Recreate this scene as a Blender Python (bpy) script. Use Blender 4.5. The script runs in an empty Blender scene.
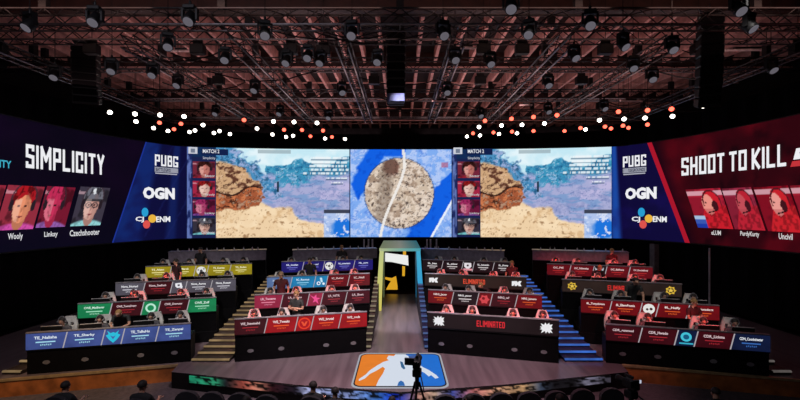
import bpy, math, random
import numpy as np
from mathutils import Vector, Matrix
random.seed(7); RNG = np.random.RandomState(5)
sc = bpy.context.scene
COL = sc.collection
F = 430.0; HC = 4.5; HY = 210.0          # focal length in px, eye height, horizon row

# ------------------------------------------------------------------ camera, view
cam_d = bpy.data.cameras.new('camera'); cam = bpy.data.objects.new('camera', cam_d); COL.objects.link(cam)
cam.location = (0, 0, HC); cam.rotation_euler = (math.pi/2, 0, 0)
cam_d.sensor_width = 36; cam_d.lens = F*36/800; cam_d.shift_y = (HY-200)/800; cam_d.clip_end = 200
sc.camera = cam
sc.view_settings.view_transform = 'Standard'; sc.view_settings.look = 'None'
sc.view_settings.gamma = 1; sc.view_settings.exposure = 0; sc.view_settings.use_curve_mapping = False
w = bpy.data.worlds.new('world'); sc.world = w; w.use_nodes = True
w.node_tree.nodes['Background'].inputs[0].default_value = (0.02, 0.012, 0.02, 1)
w.node_tree.nodes['Background'].inputs[1].default_value = 0.25

def at(px, py, Y):                       # a pixel and a depth -> world point
    return Vector(((px-400)*Y/F, Y, HC-(py-HY)*Y/F))

# ------------------------------------------------------------------ materials
def lin(c):
    return tuple((x/12.92 if x <= .04045 else ((x+.055)/1.055)**2.4) for x in [v/255 for v in c])
MC = {}
def mat(name, c, rough=.6, metal=0, var=.25, scale=6, bump=0):
    if name in MC: return MC[name]
    m = bpy.data.materials.new(name); m.use_nodes = True
    nt = m.node_tree; b = nt.nodes['Principled BSDF']
    l = lin(c)
    tc = nt.nodes.new('ShaderNodeTexCoord'); n = nt.nodes.new('ShaderNodeTexNoise')
    n.inputs['Scale'].default_value = scale; n.inputs['Detail'].default_value = 4
    nt.links.new(tc.outputs['Object'], n.inputs['Vector'])
    r = nt.nodes.new('ShaderNodeValToRGB')
    r.color_ramp.elements[0].position = .3; r.color_ramp.elements[1].position = .7
    r.color_ramp.elements[0].color = tuple(x*(1-var) for x in l)+(1,)
    r.color_ramp.elements[1].color = tuple(min(1, x*(1+var)) for x in l)+(1,)
    nt.links.new(n.outputs['Fac'], r.inputs[0]); nt.links.new(r.outputs[0], b.inputs['Base Color'])
    b.inputs['Roughness'].default_value = rough; b.inputs['Metallic'].default_value = metal
    if bump:
        bp = nt.nodes.new('ShaderNodeBump'); bp.inputs['Strength'].default_value = bump
        nt.links.new(n.outputs['Fac'], bp.inputs['Height']); nt.links.new(bp.outputs[0], b.inputs['Normal'])
    MC[name] = m; return m
def em(c, s=1.0, var=0.0, scale=3, sample=False):
    key = ('em', c, s, var)
    if key in MC: return MC[key]
    m = bpy.data.materials.new('led_%02x%02x%02x' % c); m.use_nodes = True
    nt = m.node_tree; b = nt.nodes['Principled BSDF']
    b.inputs['Base Color'].default_value = (.01, .01, .01, 1); b.inputs['Roughness'].default_value = .6; b.inputs['Specular IOR Level'].default_value = .04
    l = lin(c); b.inputs['Emission Strength'].default_value = s
    b.inputs['Emission Color'].default_value = l+(1,)
    if var:
        tc = nt.nodes.new('ShaderNodeTexCoord'); n = nt.nodes.new('ShaderNodeTexNoise')
        n.inputs['Scale'].default_value = scale
        nt.links.new(tc.outputs['Object'], n.inputs['Vector'])
        r = nt.nodes.new('ShaderNodeValToRGB')
        r.color_ramp.elements[0].position = .3; r.color_ramp.elements[1].position = .7
        r.color_ramp.elements[0].color = tuple(x*(1-var) for x in l)+(1,)
        r.color_ramp.elements[1].color = tuple(x*(1+var) for x in l)+(1,)
        nt.links.new(n.outputs['Fac'], r.inputs[0]); nt.links.new(r.outputs[0], b.inputs['Emission Color'])
    m.cycles.emission_sampling = 'AUTO' if sample else 'NONE'
    MC[key] = m; return m
def em_attr(s=1.0, sample=True):
    key = ('attr', s, sample)
    if key in MC: return MC[key]
    m = bpy.data.materials.new('led_video'); m.use_nodes = True
    nt = m.node_tree; b = nt.nodes['Principled BSDF']
    a = nt.nodes.new('ShaderNodeAttribute'); a.attribute_name = 'Col'
    b.inputs['Base Color'].default_value = (.004, .004, .004, 1); b.inputs['Roughness'].default_value = .6; b.inputs['Specular IOR Level'].default_value = .04
    nt.links.new(a.outputs['Color'], b.inputs['Emission Color']); b.inputs['Emission Strength'].default_value = s
    m.cycles.emission_sampling = 'AUTO' if sample else 'NONE'
    MC[key] = m; return m

BLACK = mat('black_cloth', (6, 5, 7), .95); BLACK.node_tree.nodes['Principled BSDF'].inputs['Specular IOR Level'].default_value = .1
BLACKP = mat('black_plastic', (12, 11, 13), .55); BLACKP.node_tree.nodes['Principled BSDF'].inputs['Specular IOR Level'].default_value = .3
EDGE = mat('lit_edge_grey', (170, 166, 166), .5)  # pale grey carries the overhead light on monitor tops and stand necks
STEEL = mat('black_steel', (34, 32, 34), .4, .6)
ALU = mat('aluminium', (110, 106, 108), .4, .9)
GREYP = mat('grey_plastic', (105, 102, 106), .5)
WHITEL = mat('white_leather', (206, 202, 196), .5)
SKIN = mat('skin', (196, 148, 122), .55)
HAIRD = mat('dark_hair', (34, 26, 22), .7)
HAIRL = mat('light_hair', (150, 112, 66), .7)
SHIRT = mat('black_polo', (22, 22, 25), .8)
SHIRTG = mat('charcoal_polo', (46, 47, 46), .8)
SHIRTM = mat('maroon_shirt', (70, 22, 28), .8)
JERSEY = mat('dark_jersey', (62, 60, 66), .7)
PANTS = mat('dark_trousers', (24, 25, 32), .8)
SHOE = mat('dark_shoes', (18, 18, 18), .5)
WOOD = mat('varnished_wood', (150, 88, 44), .4, 0, .35, 4)

# ------------------------------------------------------------------ mesh builder
class MB:
    def __init__(s): s.v = []; s.f = []; s.mi = []; s.cur = 0
    def add(s, vs, fs):
        o = len(s.v); s.v += [tuple(v) for v in vs]
        for f in fs: s.f.append(tuple(i+o for i in f)); s.mi.append(s.cur)
        return s
    def box(s, c, d, M=None):
        x, y, z = [k/2 for k in d]
        vs = [Vector((a*x, b*y, e*z)) for a in (-1, 1) for b in (-1, 1) for e in (-1, 1)]
        if M: vs = [M @ v for v in vs]
        vs = [v+Vector(c) for v in vs]
        return s.add(vs, [(0,1,3,2),(4,6,7,5),(0,4,5,1),(2,3,7,6),(0,2,6,4),(1,5,7,3)])
    def bbox(s, c, d, r=.02, M=None):    # box with chamfered vertical and horizontal rims
        x, y, z = [k/2 for k in d]; r = min(r, x*.9, y*.9, z*.9)
        rings = []
        for (zz, i) in ((-z, r), (-z+r, 0), (z-r, 0), (z, r)):
            a, b = x-i, y-i; q = r*.6
            rings.append([(a-q,-b,zz),(a,-b+q,zz),(a,b-q,zz),(a-q,b,zz),(-a+q,b,zz),(-a,b-q,zz),(-a,-b+q,zz),(-a+q,-b,zz)])
        vs = [Vector(p) for rg in rings for p in rg]
        if M: vs = [M @ v for v in vs]
        vs = [v+Vector(c) for v in vs]
        fs = [tuple(range(7, -1, -1)), tuple(range(24, 32))]
        for k in range(3):
            for i in range(8):
                j = (i+1) % 8; fs.append((k*8+i, k*8+j, k*8+8+j, k*8+8+i))
        return s.add(vs, fs)
    def tube(s, p0, p1, r0, r1=None, n=8):
        r1 = r0 if r1 is None else r1
        p0 = Vector(p0); p1 = Vector(p1); d = (p1-p0)
        if d.length < 1e-6: return s
        d.normalize(); a = d.orthogonal().normalized(); b = d.cross(a)
        vs = []
        for p, r in ((p0, r0), (p1, r1)):
            for i in range(n):
                t = 2*math.pi*i/n; vs.append(p+a*math.cos(t)*r+b*math.sin(t)*r)
        fs = [(i, (i+1) % n, n+(i+1) % n, n+i) for i in range(n)]+[tuple(range(n-1, -1, -1)), tuple(range(n, 2*n))]
        return s.add(vs, fs)
    def lathe(s, prof, n=12, M=None, c=(0, 0, 0)):      # prof: (r, z) list about z
        vs = []
        for r, z in prof:
            for i in range(n):
                t = 2*math.pi*i/n; vs.append(Vector((r*math.cos(t), r*math.sin(t), z)))
        if M: vs = [M @ v for v in vs]
        vs = [v+Vector(c) for v in vs]
        fs = []
        for k in range(len(prof)-1):
            for i in range(n):
                j = (i+1) % n; fs.append((k*n+i, k*n+j, (k+1)*n+j, (k+1)*n+i))
        fs += [tuple(range(n-1, -1, -1)), tuple(range((len(prof)-1)*n, len(prof)*n))]
        return s.add(vs, fs)
    def ball(s, c, r, nu=12, nv=8, zmin=-1, M=None):
        prof = []
        t0 = math.asin(zmin) if zmin > -1 else -math.pi/2+.05
        for k in range(nv+1):
            t = t0+(math.pi/2-.03-t0)*k/nv; prof.append((math.cos(t), math.sin(t)))
        S = Matrix.Diagonal(Vector(r)).to_4x4()
        if M: S = M.to_4x4() @ S
        return s.lathe(prof, nu, S, c)
    def prism(s, pts, z0, z1):           # outline in x,y raised along z
        n = len(pts)
        vs = [(x, y, z0) for x, y in pts]+[(x, y, z1) for x, y in pts]
        return s.add(vs, [tuple(range(n-1, -1, -1)), tuple(range(n, 2*n))]+[(i, (i+1) % n, n+(i+1) % n, n+i) for i in range(n)])
    def slab(s, pts, y0, y1):            # outline in x,z raised along y (y0 in front)
        n = len(pts)
        vs = [(x, y0, z) for x, z in pts]+[(x, y1, z) for x, z in pts]
        return s.add(vs, [tuple(range(n)), tuple(range(2*n-1, n-1, -1))]+[(i, n+i, n+(i+1) % n, (i+1) % n) for i in range(n)])
    def build(s, name, m, parent=None, smooth=False):
        me = bpy.data.meshes.new(name); me.from_pydata(s.v, [], s.f)
        ms = m if isinstance(m, (list, tuple)) else [m]
        for x in ms: me.materials.append(x)
        if len(ms) > 1: me.polygons.foreach_set('material_index', s.mi)
        if smooth: me.polygons.foreach_set('use_smooth', [True]*len(me.polygons))
        me.update()
        o = bpy.data.objects.new(name, me); COL.objects.link(o)
        if parent: o.parent = parent
        return o
def tag(o, label=None, cat=None, group=None, kind=None):
    if label: o['label'] = label
    if cat: o['category'] = cat
    if group: o['group'] = group
    if kind: o['kind'] = kind
    return o
def thing(name, label, cat, loc=(0, 0, 0), rz=0, group=None):
    o = bpy.data.objects.new(name, None); COL.objects.link(o); o.empty_display_size = .1
    o.location = loc; o.rotation_euler = (0, 0, rz); return tag(o, label, cat, group)
KIDS = {}
def kids(o):
    return [c for c in COL.objects if c.parent == o]
def cache_tree(root):
    ch = kids(root); KIDS[root.name] = [(c, kids(c)) for c in ch]
def dup(root, label, loc, rz=0, cat=None, scale=None):
    r = root.copy(); COL.objects.link(r); r.location = loc; r.rotation_euler = (0, 0, rz); r['label'] = label
    if scale: r.scale = scale
    for c, g in KIDS[root.name]:
        d = c.copy(); COL.objects.link(d); d.parent = r
        for e in g:
            x = e.copy(); COL.objects.link(x); x.parent = d
    return r
class Proto:                             # first use is the prototype itself, later uses are copies
    def __init__(s, root): s.root = root; s.used = False; cache_tree(root)
    def put(s, label, loc, rz=0, scale=None):
        if not s.used:
            s.used = True; r = s.root; r['label'] = label; r.location = loc; r.rotation_euler = (0, 0, rz)
            if scale: r.scale = scale
            return r
        return dup(s.root, label, loc, rz, scale=scale)
ORD = 'first second third fourth fifth sixth seventh eighth ninth tenth eleventh twelfth thirteenth fourteenth fifteenth sixteenth seventeenth eighteenth nineteenth twentieth'.split()
def ordw(i):
    if i < 20: return ORD[i]
    t = {2: 'twenty', 3: 'thirty', 4: 'forty', 5: 'fifty'}[(i+1)//10]
    return (t[:-1]+'ieth') if (i+1) % 10 == 0 else t+'-'+ORD[(i+1) % 10-1]

# ------------------------------------------------------------------ lettering
TC = {}
def glyphs(txt, bold=.0):
    key = (txt, bold)
    if key in TC: return TC[key]
    cu = bpy.data.curves.new('t', 'FONT'); cu.body = txt; cu.offset = bold; cu.resolution_u = 2; cu.fill_mode = 'FRONT'
    o = bpy.data.objects.new('t', cu); COL.objects.link(o)
    dg = bpy.context.evaluated_depsgraph_get(); me = bpy.data.meshes.new_from_object(o.evaluated_get(dg))
    vs = [v.co.copy() for v in me.vertices]; fs = [tuple(p.vertices) for p in me.polygons]
    bpy.data.objects.remove(o); bpy.data.curves.remove(cu); bpy.data.meshes.remove(me)
    x0 = min(v.x for v in vs); x1 = max(v.x for v in vs); y0 = min(v.y for v in vs); y1 = max(v.y for v in vs)
    r = ([((v.x-x0)/(x1-x0), (v.y-y0)/(y1-y0)) for v in vs], fs); TC[key] = r; return r

BLOCK = {   # condensed block capitals as thick strokes on a 0..1 cell (x, y)
 'S': [[(1, .86), (1, 1), (0, 1), (0, .53), (1, .47), (1, 0), (0, 0), (0, .14)]], 'I': [[(.5, 0), (.5, 1)]], 'M': [[(0, 0), (0, 1), (.5, .4), (1, 1), (1, 0)]],
 'P': [[(0, 0), (0, 1), (1, 1), (1, .45), (0, .45)]], 'L': [[(0, 1), (0, 0), (1, 0)]], 'C': [[(1, .72), (1, 1), (0, 1), (0, 0), (1, 0), (1, .28)]],
 'T': [[(0, 1), (1, 1)], [(.5, 1), (.5, 0)]], 'Y': [[(0, 1), (.5, .45), (1, 1)], [(.5, .5), (.5, 0)]], 'H': [[(0, 0), (0, 1)], [(1, 0), (1, 1)], [(0, .5), (1, .5)]],
 'O': [[(0, 0), (0, 1), (1, 1), (1, 0), (0, 0), (0, .2)]], 'K': [[(0, 0), (0, 1)], [(1, 1), (.12, .48), (1, 0)]], 'U': [[(0, 1), (0, 0), (1, 0), (1, 1)]],
 'B': [[(0, 0), (0, 1), (.92, 1), (.92, .53), (0, .53)], [(.5, .5), (1, .5), (1, 0), (0, 0)]], 'G': [[(1, .84), (1, 1), (0, 1), (0, 0), (1, 0), (1, .38), (.62, .38)]],
 'E': [[(1, 1), (0, 1), (0, 0), (1, 0)], [(0, .5), (.8, .5)]], 'N': [[(0, 0), (0, 1), (1, 0), (1, 1)]], 'A': [[(0, 0), (0, 1), (1, 1), (1, 0)], [(0, .42), (1, .42)]],
 'D': [[(0, 0), (0, 1), (.8, 1), (1, .8), (1, .2), (.8, 0), (0, 0)]]}
def blocktext(txt, st=.19, gap=.31, cw=.42):
    """thick condensed capitals, normalised to the unit square"""
    key = (txt, 'block', st)
    if key in TC: return TC[key]
    V = []; FS = []; x = 0; h = st/2
    for ch in txt:
        if ch == ' ': x += cw*.55; continue
        wd = {'I': 0.0, 'M': cw*1.45, 'N': cw*1.1}.get(ch, cw)
        for ln in BLOCK[ch]:
            P = [Vector((x+p[0]*wd if ch != 'I' else x, p[1]*(1-st)+h)) for p in ln]
            for a, b in zip(P, P[1:]):
                d = (b-a).normalized(); n = Vector((-d.y, d.x))*h*(.92 if abs(d.y) > .5 else .8); e = d*h*.8
                o = len(V); V += [a-e-n, b+e-n, b+e+n, a-e+n]; FS.append((o, o+1, o+2, o+3))
        x += wd+gap
    x0 = min(v.x for v in V); x1 = max(v.x for v in V); y0 = min(v.y for v in V); y1 = max(v.y for v in V)
    r = ([((v.x-x0)/(x1-x0), (v.y-y0)/(y1-y0)) for v in V], FS); TC[key] = r; return r

# ------------------------------------------------------------------ people
def skin_body(name, joints, edges, roots, regions, mats, extra=None, parent=None):
    # joints: {name:(pos, radius)}; regions: edge -> material index
    names = list(joints); idx = {n: i for i, n in enumerate(names)}
    me = bpy.data.meshes.new('sk'); me.from_pydata([joints[n][0] for n in names], [(idx[a], idx[b]) for a, b in edges], [])
    o = bpy.data.objects.new('sk', me); COL.objects.link(o)
    md = o.modifiers.new('Skin', 'SKIN'); md.use_smooth_shade = True
    sv = o.data.skin_vertices[0].data
    for n, i in idx.items():
        r = joints[n][1]; sv[i].radius = r if isinstance(r, tuple) else (r, r); sv[i].use_root = n in roots
    sb = o.modifiers.new('Sub', 'SUBSURF'); sb.levels = 1; sb.render_levels = 1
    dg = bpy.context.evaluated_depsgraph_get(); out = bpy.data.meshes.new_from_object(o.evaluated_get(dg))
    bpy.data.objects.remove(o); bpy.data.meshes.remove(me)
    segs = [(Vector(joints[a][0]), Vector(joints[b][0]), regions.get((a, b), regions.get(b, 0)), joints[b][1] if not isinstance(joints[b][1], tuple) else joints[b][1][0]) for a, b in edges]
    mb = MB(); mb.v = [tuple(v.co) for v in out.vertices]
    for p in out.polygons:
        c = p.center; best = 1e9; bi = 0
        for a, b, k, r in segs:
            d = b-a; t = max(0, min(1, (c-a).dot(d)/max(d.length_squared, 1e-9))); q = (c-(a+d*t)).length-r
            if q < best: best = q; bi = k
        mb.f.append(tuple(p.vertices)); mb.mi.append(bi)
    bpy.data.meshes.remove(out)
    if extra: extra(mb)
    return mb.build(name, mats, parent, True)

def lerp(a, b, t): return tuple(a[i]+(b[i]-a[i])*t for i in range(3))
def make_person(root, pose, shirt, hair=HAIRD, headset=False, cap=None, sleeves='short'):
    """figure facing -y, feet at z=0. pose: dict of joints"""
    P = dict(pose); J = {}; E = []; R = {}; roots = ['pelvis']
    hb = Vector(P['head']); nk = Vector(P['neck']); up = (hb-nk).normalized()
    J['pelvis'] = (P['pelvis'], (.15, .11)); J['spine'] = (P['spine'], (.14, .10)); J['chest'] = (P['chest'], (.17, .115))
    J['neck'] = (P['neck'], .058); J['jaw'] = (tuple(hb-up*.05), (.062, .07)); J['skull'] = (tuple(hb+up*.03), (.08, .095)); J['crown'] = (tuple(hb+up*.095), (.06, .07))
    for a, b, k in (('pelvis', 'spine', 1), ('spine', 'chest', 1), ('chest', 'neck', 1), ('neck', 'jaw', 0), ('jaw', 'skull', 0), ('skull', 'crown', 0)):
        E.append((a, b)); R[(a, b)] = k
    for s, S in ((-1, 'r'), (1, 'l')):
        sh, el, wr = P['sh'+S], P['el'+S], P['wr'+S]
        J['sh'+S] = (sh, .068); J['ua'+S] = (lerp(sh, el, .5), .052); J['el'+S] = (el, .043); J['wr'+S] = (wr, .03)
        d = (Vector(wr)-Vector(el)).normalized(); pm = Vector(wr)+d*.07; J['pm'+S] = (tuple(pm), (.04, .022))
        for a, b, k in (('chest', 'sh'+S, 1), ('sh'+S, 'ua'+S, 1), ('ua'+S, 'el'+S, 1 if sleeves == 'long' else 0), ('el'+S, 'wr'+S, 1 if sleeves == 'long' else 0), ('wr'+S, 'pm'+S, 0)):
            E.append((a, b)); R[(a, b)] = k
        side = d.cross(Vector((0, 0, 1)))
        side = side.normalized() if side.length > .2 else Vector((1, 0, 0))
        dn = Vector((0, 0, -1)) if abs(d.z) < .7 else Vector((0, -1, 0))
        for q, (o, L) in enumerate(((-.03, .065), (-.01, .075), (.01, .07), (.03, .055))):
            b0 = pm+d*.015+side*o; b1 = b0+d*L*.55; b2 = b1+d*L*.35+dn*.025
            for t, p in enumerate((b0, b1, b2)): J['f%d%d%s' % (q, t, S)] = (tuple(p), .0095)
            roots.append('f%d0%s' % (q, S))
            for t in (0, 1): E.append(('f%d%d%s' % (q, t, S), 'f%d%d%s' % (q, t+1, S))); R[E[-1]] = 0
        ib = pm-d*.04+side*(-.035*s); i1 = ib+side*(-.035*s)+d*.03; i2 = i1+d*.035
        for t, p in enumerate((ib, i1, i2)): J['t%d%s' % (t, S)] = (tuple(p), .010)
        roots.append('t0'+S)
        for t in (0, 1): E.append(('t%d%s' % (t, S), 't%d%s' % (t+1, S))); R[E[-1]] = 0
        hp, kn, an, to = P['hip'+S], P['kn'+S], P['an'+S], P['to'+S]
        J['hip'+S] = (hp, .095); J['kn'+S] = (kn, .062); J['cf'+S] = (lerp(kn, an, .35), .058); J['an'+S] = (an, .042); J['to'+S] = (to, (.045, .035))
        for a, b, k in (('pelvis', 'hip'+S, 2), ('hip'+S, 'kn'+S, 2), ('kn'+S, 'cf'+S, 2), ('cf'+S, 'an'+S, 2), ('an'+S, 'to'+S, 3)):
            E.append((a, b)); R[(a, b)] = k
    def face(mb):
        mb.cur = 0
        mb.ball(hb+Vector((0, -.10, -.005)), (.013, .022, .022), 8, 5)              # nose
        for s in (-1, 1): mb.ball(hb+Vector((s*.083, .005, .0)), (.012, .022, .032), 8, 5)   # ears
        mb.cur = 4
        for s in (-1, 1): mb.ball(hb+Vector((s*.032, -.088, .025)), (.013, .01, .008), 8, 4)
        mb.cur = 5; mb.ball(hb+Vector((0, -.082, -.055)), (.024, .012, .007), 8, 4)
    skin_body('body', J, E, roots, R, [SKIN, shirt, PANTS, SHOE, HAIRD, mat('lips', (150, 84, 78), .5)], face, root)
    hm = MB()
    hm.ball(hb+Vector((0, .022, .045)), (.092, .098, .098), 14, 8, -.25)
    hm.build('cap' if cap else 'hair', cap or hair, root, True)
    if headset:
        h = MB(); pts = []
        for i in range(11):
            t = math.pi*i/10; pts.append(hb+Vector((math.cos(t)*.105, .01, .02+math.sin(t)*.135)))
        for a, b in zip(pts, pts[1:]): h.tube(a, b, .013, n=6)
        h.build('headset_band', GREYP, root)
        for s in (-1, 1):
            e = MB(); e.tube(hb+Vector((s*.085, .005, 0)), hb+Vector((s*.125, .005, 0)), .042, .036, 12); e.build('ear_cup', GREYP, root, True)
    return root
def sym(**k): return k
SIT = sym(pelvis=(0, .05, .53), spine=(0, .07, .72), chest=(0, .04, .93), neck=(0, 0, 1.07), head=(0, -.03, 1.19),
    shr=(-.18, .03, 1.0), elr=(-.25, -.06, .80), wrr=(-.16, -.33, .815), shl=(.18, .03, 1.0), ell=(.25, -.06, .80), wrl=(.16, -.33, .815),
    hipr=(-.1, .02, .52), knr=(-.14, -.40, .52), anr=(-.14, -.36, .09), tor=(-.15, -.5, .04),
    hipl=(.1, .02, .52), knl=(.14, -.40, .52), anl=(.14, -.36, .09), tol=(.15, -.5, .04))
STAND = sym(pelvis=(0, 0, .97), spine=(0, .01, 1.14), chest=(0, .01, 1.34), neck=(0, -.01, 1.49), head=(0, -.03, 1.62),
    shr=(-.19, .01, 1.42), elr=(-.25, .03, 1.14), wrr=(-.24, -.05, .9), shl=(.19, .01, 1.42), ell=(.25, .03, 1.14), wrl=(.24, -.05, .9),
    hipr=(-.1, 0, .94), knr=(-.11, -.02, .5), anr=(-.12, .02, .08), tor=(-.14, -.14, .04),
    hipl=(.1, 0, .94), knl=(.11, -.02, .5), anl=(.12, .02, .08), tol=(.14, -.14, .04))
CROSS = dict(STAND, elr=(-.25, -.06, 1.16), wrr=(.02, -.22, 1.17), ell=(.25, -.06, 1.16), wrl=(-.02, -.25, 1.23))
LEAN = dict(STAND, spine=(0, -.06, 1.1), chest=(0, -.2, 1.25), neck=(0, -.29, 1.36), head=(0, -.37, 1.46),
    shr=(-.2, -.2, 1.29), elr=(-.27, -.26, 1.03), wrr=(-.2, -.42, .85), shl=(.2, -.2, 1.29), ell=(.27, -.26, 1.03), wrl=(.2, -.42, .85))
BEND = dict(STAND, spine=(0, -.12, 1.06), chest=(0, -.30, 1.14), neck=(0, -.41, 1.22), head=(0, -.5, 1.29),
    shr=(-.2, -.31, 1.17), elr=(-.27, -.38, .93), wrr=(-.12, -.56, .86), shl=(.2, -.31, 1.17), ell=(.27, -.38, .93), wrl=(.12, -.56, .9))

# ================================================================== THE LED WALL
BOT, HGT = 2.93, 5.09
half = [(0, 25), (4, 24.93), (8, 24.62), (11.84, 23.9), (12.6, 23.2), (13.17, 22.2), (14.0, 20.07), (14.47, 17.78), (14.69, 15.79), (14.82, 13.5), (14.86, 11)]
ctrl = [(-x, y) for x, y in half[:0:-1]]+half
def catmull(pts, n=8):
    out = []
    for i in range(len(pts)-1):
        p0 = pts[max(i-1, 0)]; p1 = pts[i]; p2 = pts[i+1]; p3 = pts[min(i+2, len(pts)-1)]
        for k in range(n):
            t = k/n
            out.append(tuple(.5*(2*p1[j]+(p2[j]-p0[j])*t+(2*p0[j]-5*p1[j]+4*p2[j]-p3[j])*t*t+(3*p1[j]-p0[j]-3*p2[j]+p3[j])*t**3) for j in (0, 1)))
    return out+[pts[-1]]
PATH = catmull(ctrl)
UU = [0]
for a, b in zip(PATH, PATH[1:]): UU.append(UU[-1]+math.hypot(b[0]-a[0], b[1]-a[1]))
UMAX = UU[-1]
def P2(u, off=0):
    u = max(0, min(UMAX, u)); lo = int(np.searchsorted(UU, u, side='right'))-1; lo = max(0, min(len(PATH)-2, lo))
    t = (u-UU[lo])/(UU[lo+1]-UU[lo]); a, b = PATH[lo], PATH[lo+1]
    x = a[0]+(b[0]-a[0])*t; y = a[1]+(b[1]-a[1])*t
    dx, dy = b[0]-a[0], b[1]-a[1]; L = math.hypot(dx, dy)
    return x+dy/L*off, y-dx/L*off        # off > 0 towards the audience
def WP(u, v, off=0):
    x, y = P2(u, off); return (x, y, BOT+v*HGT)
def U(px):
    k = (px-400)/F; prev = None
    for i, (x, y) in enumerate(PATH):
        s = x-k*y
        if prev is not None and prev <= 0 <= s:
            t = prev/(prev-s) if s != prev else 0
            return UU[i-1]+(UU[i]-UU[i-1])*t
        prev = s
    return 0 if px < 400 else UMAX
def Vv(px, py):
    y = P2(U(px))[1]; return (HC-(py-HY)*y/F-BOT)/HGT
def srgb_lin(a):
    a = np.clip(a, 0, 255)/255.0
    return np.where(a <= .04045, a/12.92, ((a+.055)/1.055)**2.4)
def wall_grid(name, u0, u1, v0, v1, nx, ny, paint, parent, off=0.0, strength=1.0, shear=0.0, sample=True):
    """paint(s,t,px,py)->(N,3) sRGB 0..255, s from left, t from the top"""
    vs = []; S = np.empty((ny+1, nx+1)); T = np.empty_like(S)
    for j in range(ny+1):
        for i in range(nx+1):
            s, t = i/nx, 1-j/ny; S[j, i] = s; T[j, i] = t
            vs.append(WP(u0+(u1-u0)*s+shear*(t-.5), v0+(v1-v0)*(1-t), off))
    V = np.array(vs); px = (400+F*V[:, 0]/V[:, 1]).reshape(S.shape); py = (HY-F*(V[:, 2]-HC)/V[:, 1]).reshape(S.shape)
    fs = [(j*(nx+1)+i, j*(nx+1)+i+1, (j+1)*(nx+1)+i+1, (j+1)*(nx+1)+i) for j in range(ny) for i in range(nx)]
    me = bpy.data.meshes.new(name); me.from_pydata(vs, [], fs)
    rgb = srgb_lin(np.asarray(paint(S, T, px, py)).reshape(-1, 3))
    ca = me.color_attributes.new('Col', 'FLOAT_COLOR', 'POINT')
    ca.data.foreach_set('color', np.c_[rgb, np.ones(len(rgb))].astype(np.float32).ravel())
    me.materials.append(em_attr(strength, sample))
    o = bpy.data.objects.new(name, me); COL.objects.link(o); o.parent = parent
    return o
def wall_poly(name, pts, m, parent, off=.03):    # polygon given in (u, v)
    n = len(pts); vs = [WP(u, v, off) for u, v in pts]+[WP(u, v, off-.012) for u, v in pts]
    mb = MB(); mb.add(vs, [tuple(range(n))]+[(i, n+i, n+(i+1) % n, (i+1) % n) for i in range(n)])
    return mb.build(name, m, parent)
def wall_text(name, txt, x0, x1, yt, yb, m, parent, bold=.02, off=.035):
    g, fs = blocktext(txt) if bold == 'block' else glyphs(txt, bold); u0, u1 = U(x0), U(x1); xm = (x0+x1)/2; v1, v0 = Vv(xm, yt), Vv(xm, yb)
    mb = MB(); mb.add([WP(u0+(u1-u0)*a, v0+(v1-v0)*b, off) for a, b in g], fs)
    return mb.build(name, m, parent)

def vnoise(x, y, seed=0):
    xi = np.floor(x).astype(int); yi = np.floor(y).astype(int); fx = x-xi; fy = y-yi
    def h(a, b):
        n = (a*374761393+b*668265263+seed*1442695041) & 0x7fffffff
        n = ((n ^ (n >> 13))*1274126177) & 0x7fffffff
        return ((n ^ (n >> 16)) & 0xffff)/65535.0
    fx = fx*fx*(3-2*fx); fy = fy*fy*(3-2*fy)
    return (h(xi, yi)*(1-fx)+h(xi+1, yi)*fx)*(1-fy)+(h(xi, yi+1)*(1-fx)+h(xi+1, yi+1)*fx)*fy
def fbm(x, y, seed=0, o=4):
    r = 0; a = .5
    for k in range(o): r = r+a*vnoise(x*2**k, y*2**k, seed+k); a /= 2
    return r
def mix(c, m, d):
    m = np.clip(m, 0, 1)[..., None]; return c*(1-m)+np.asarray(d, float)*m
def sm(x, a, b): return np.clip((x-a)/(b-a), 0, 1)

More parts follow.
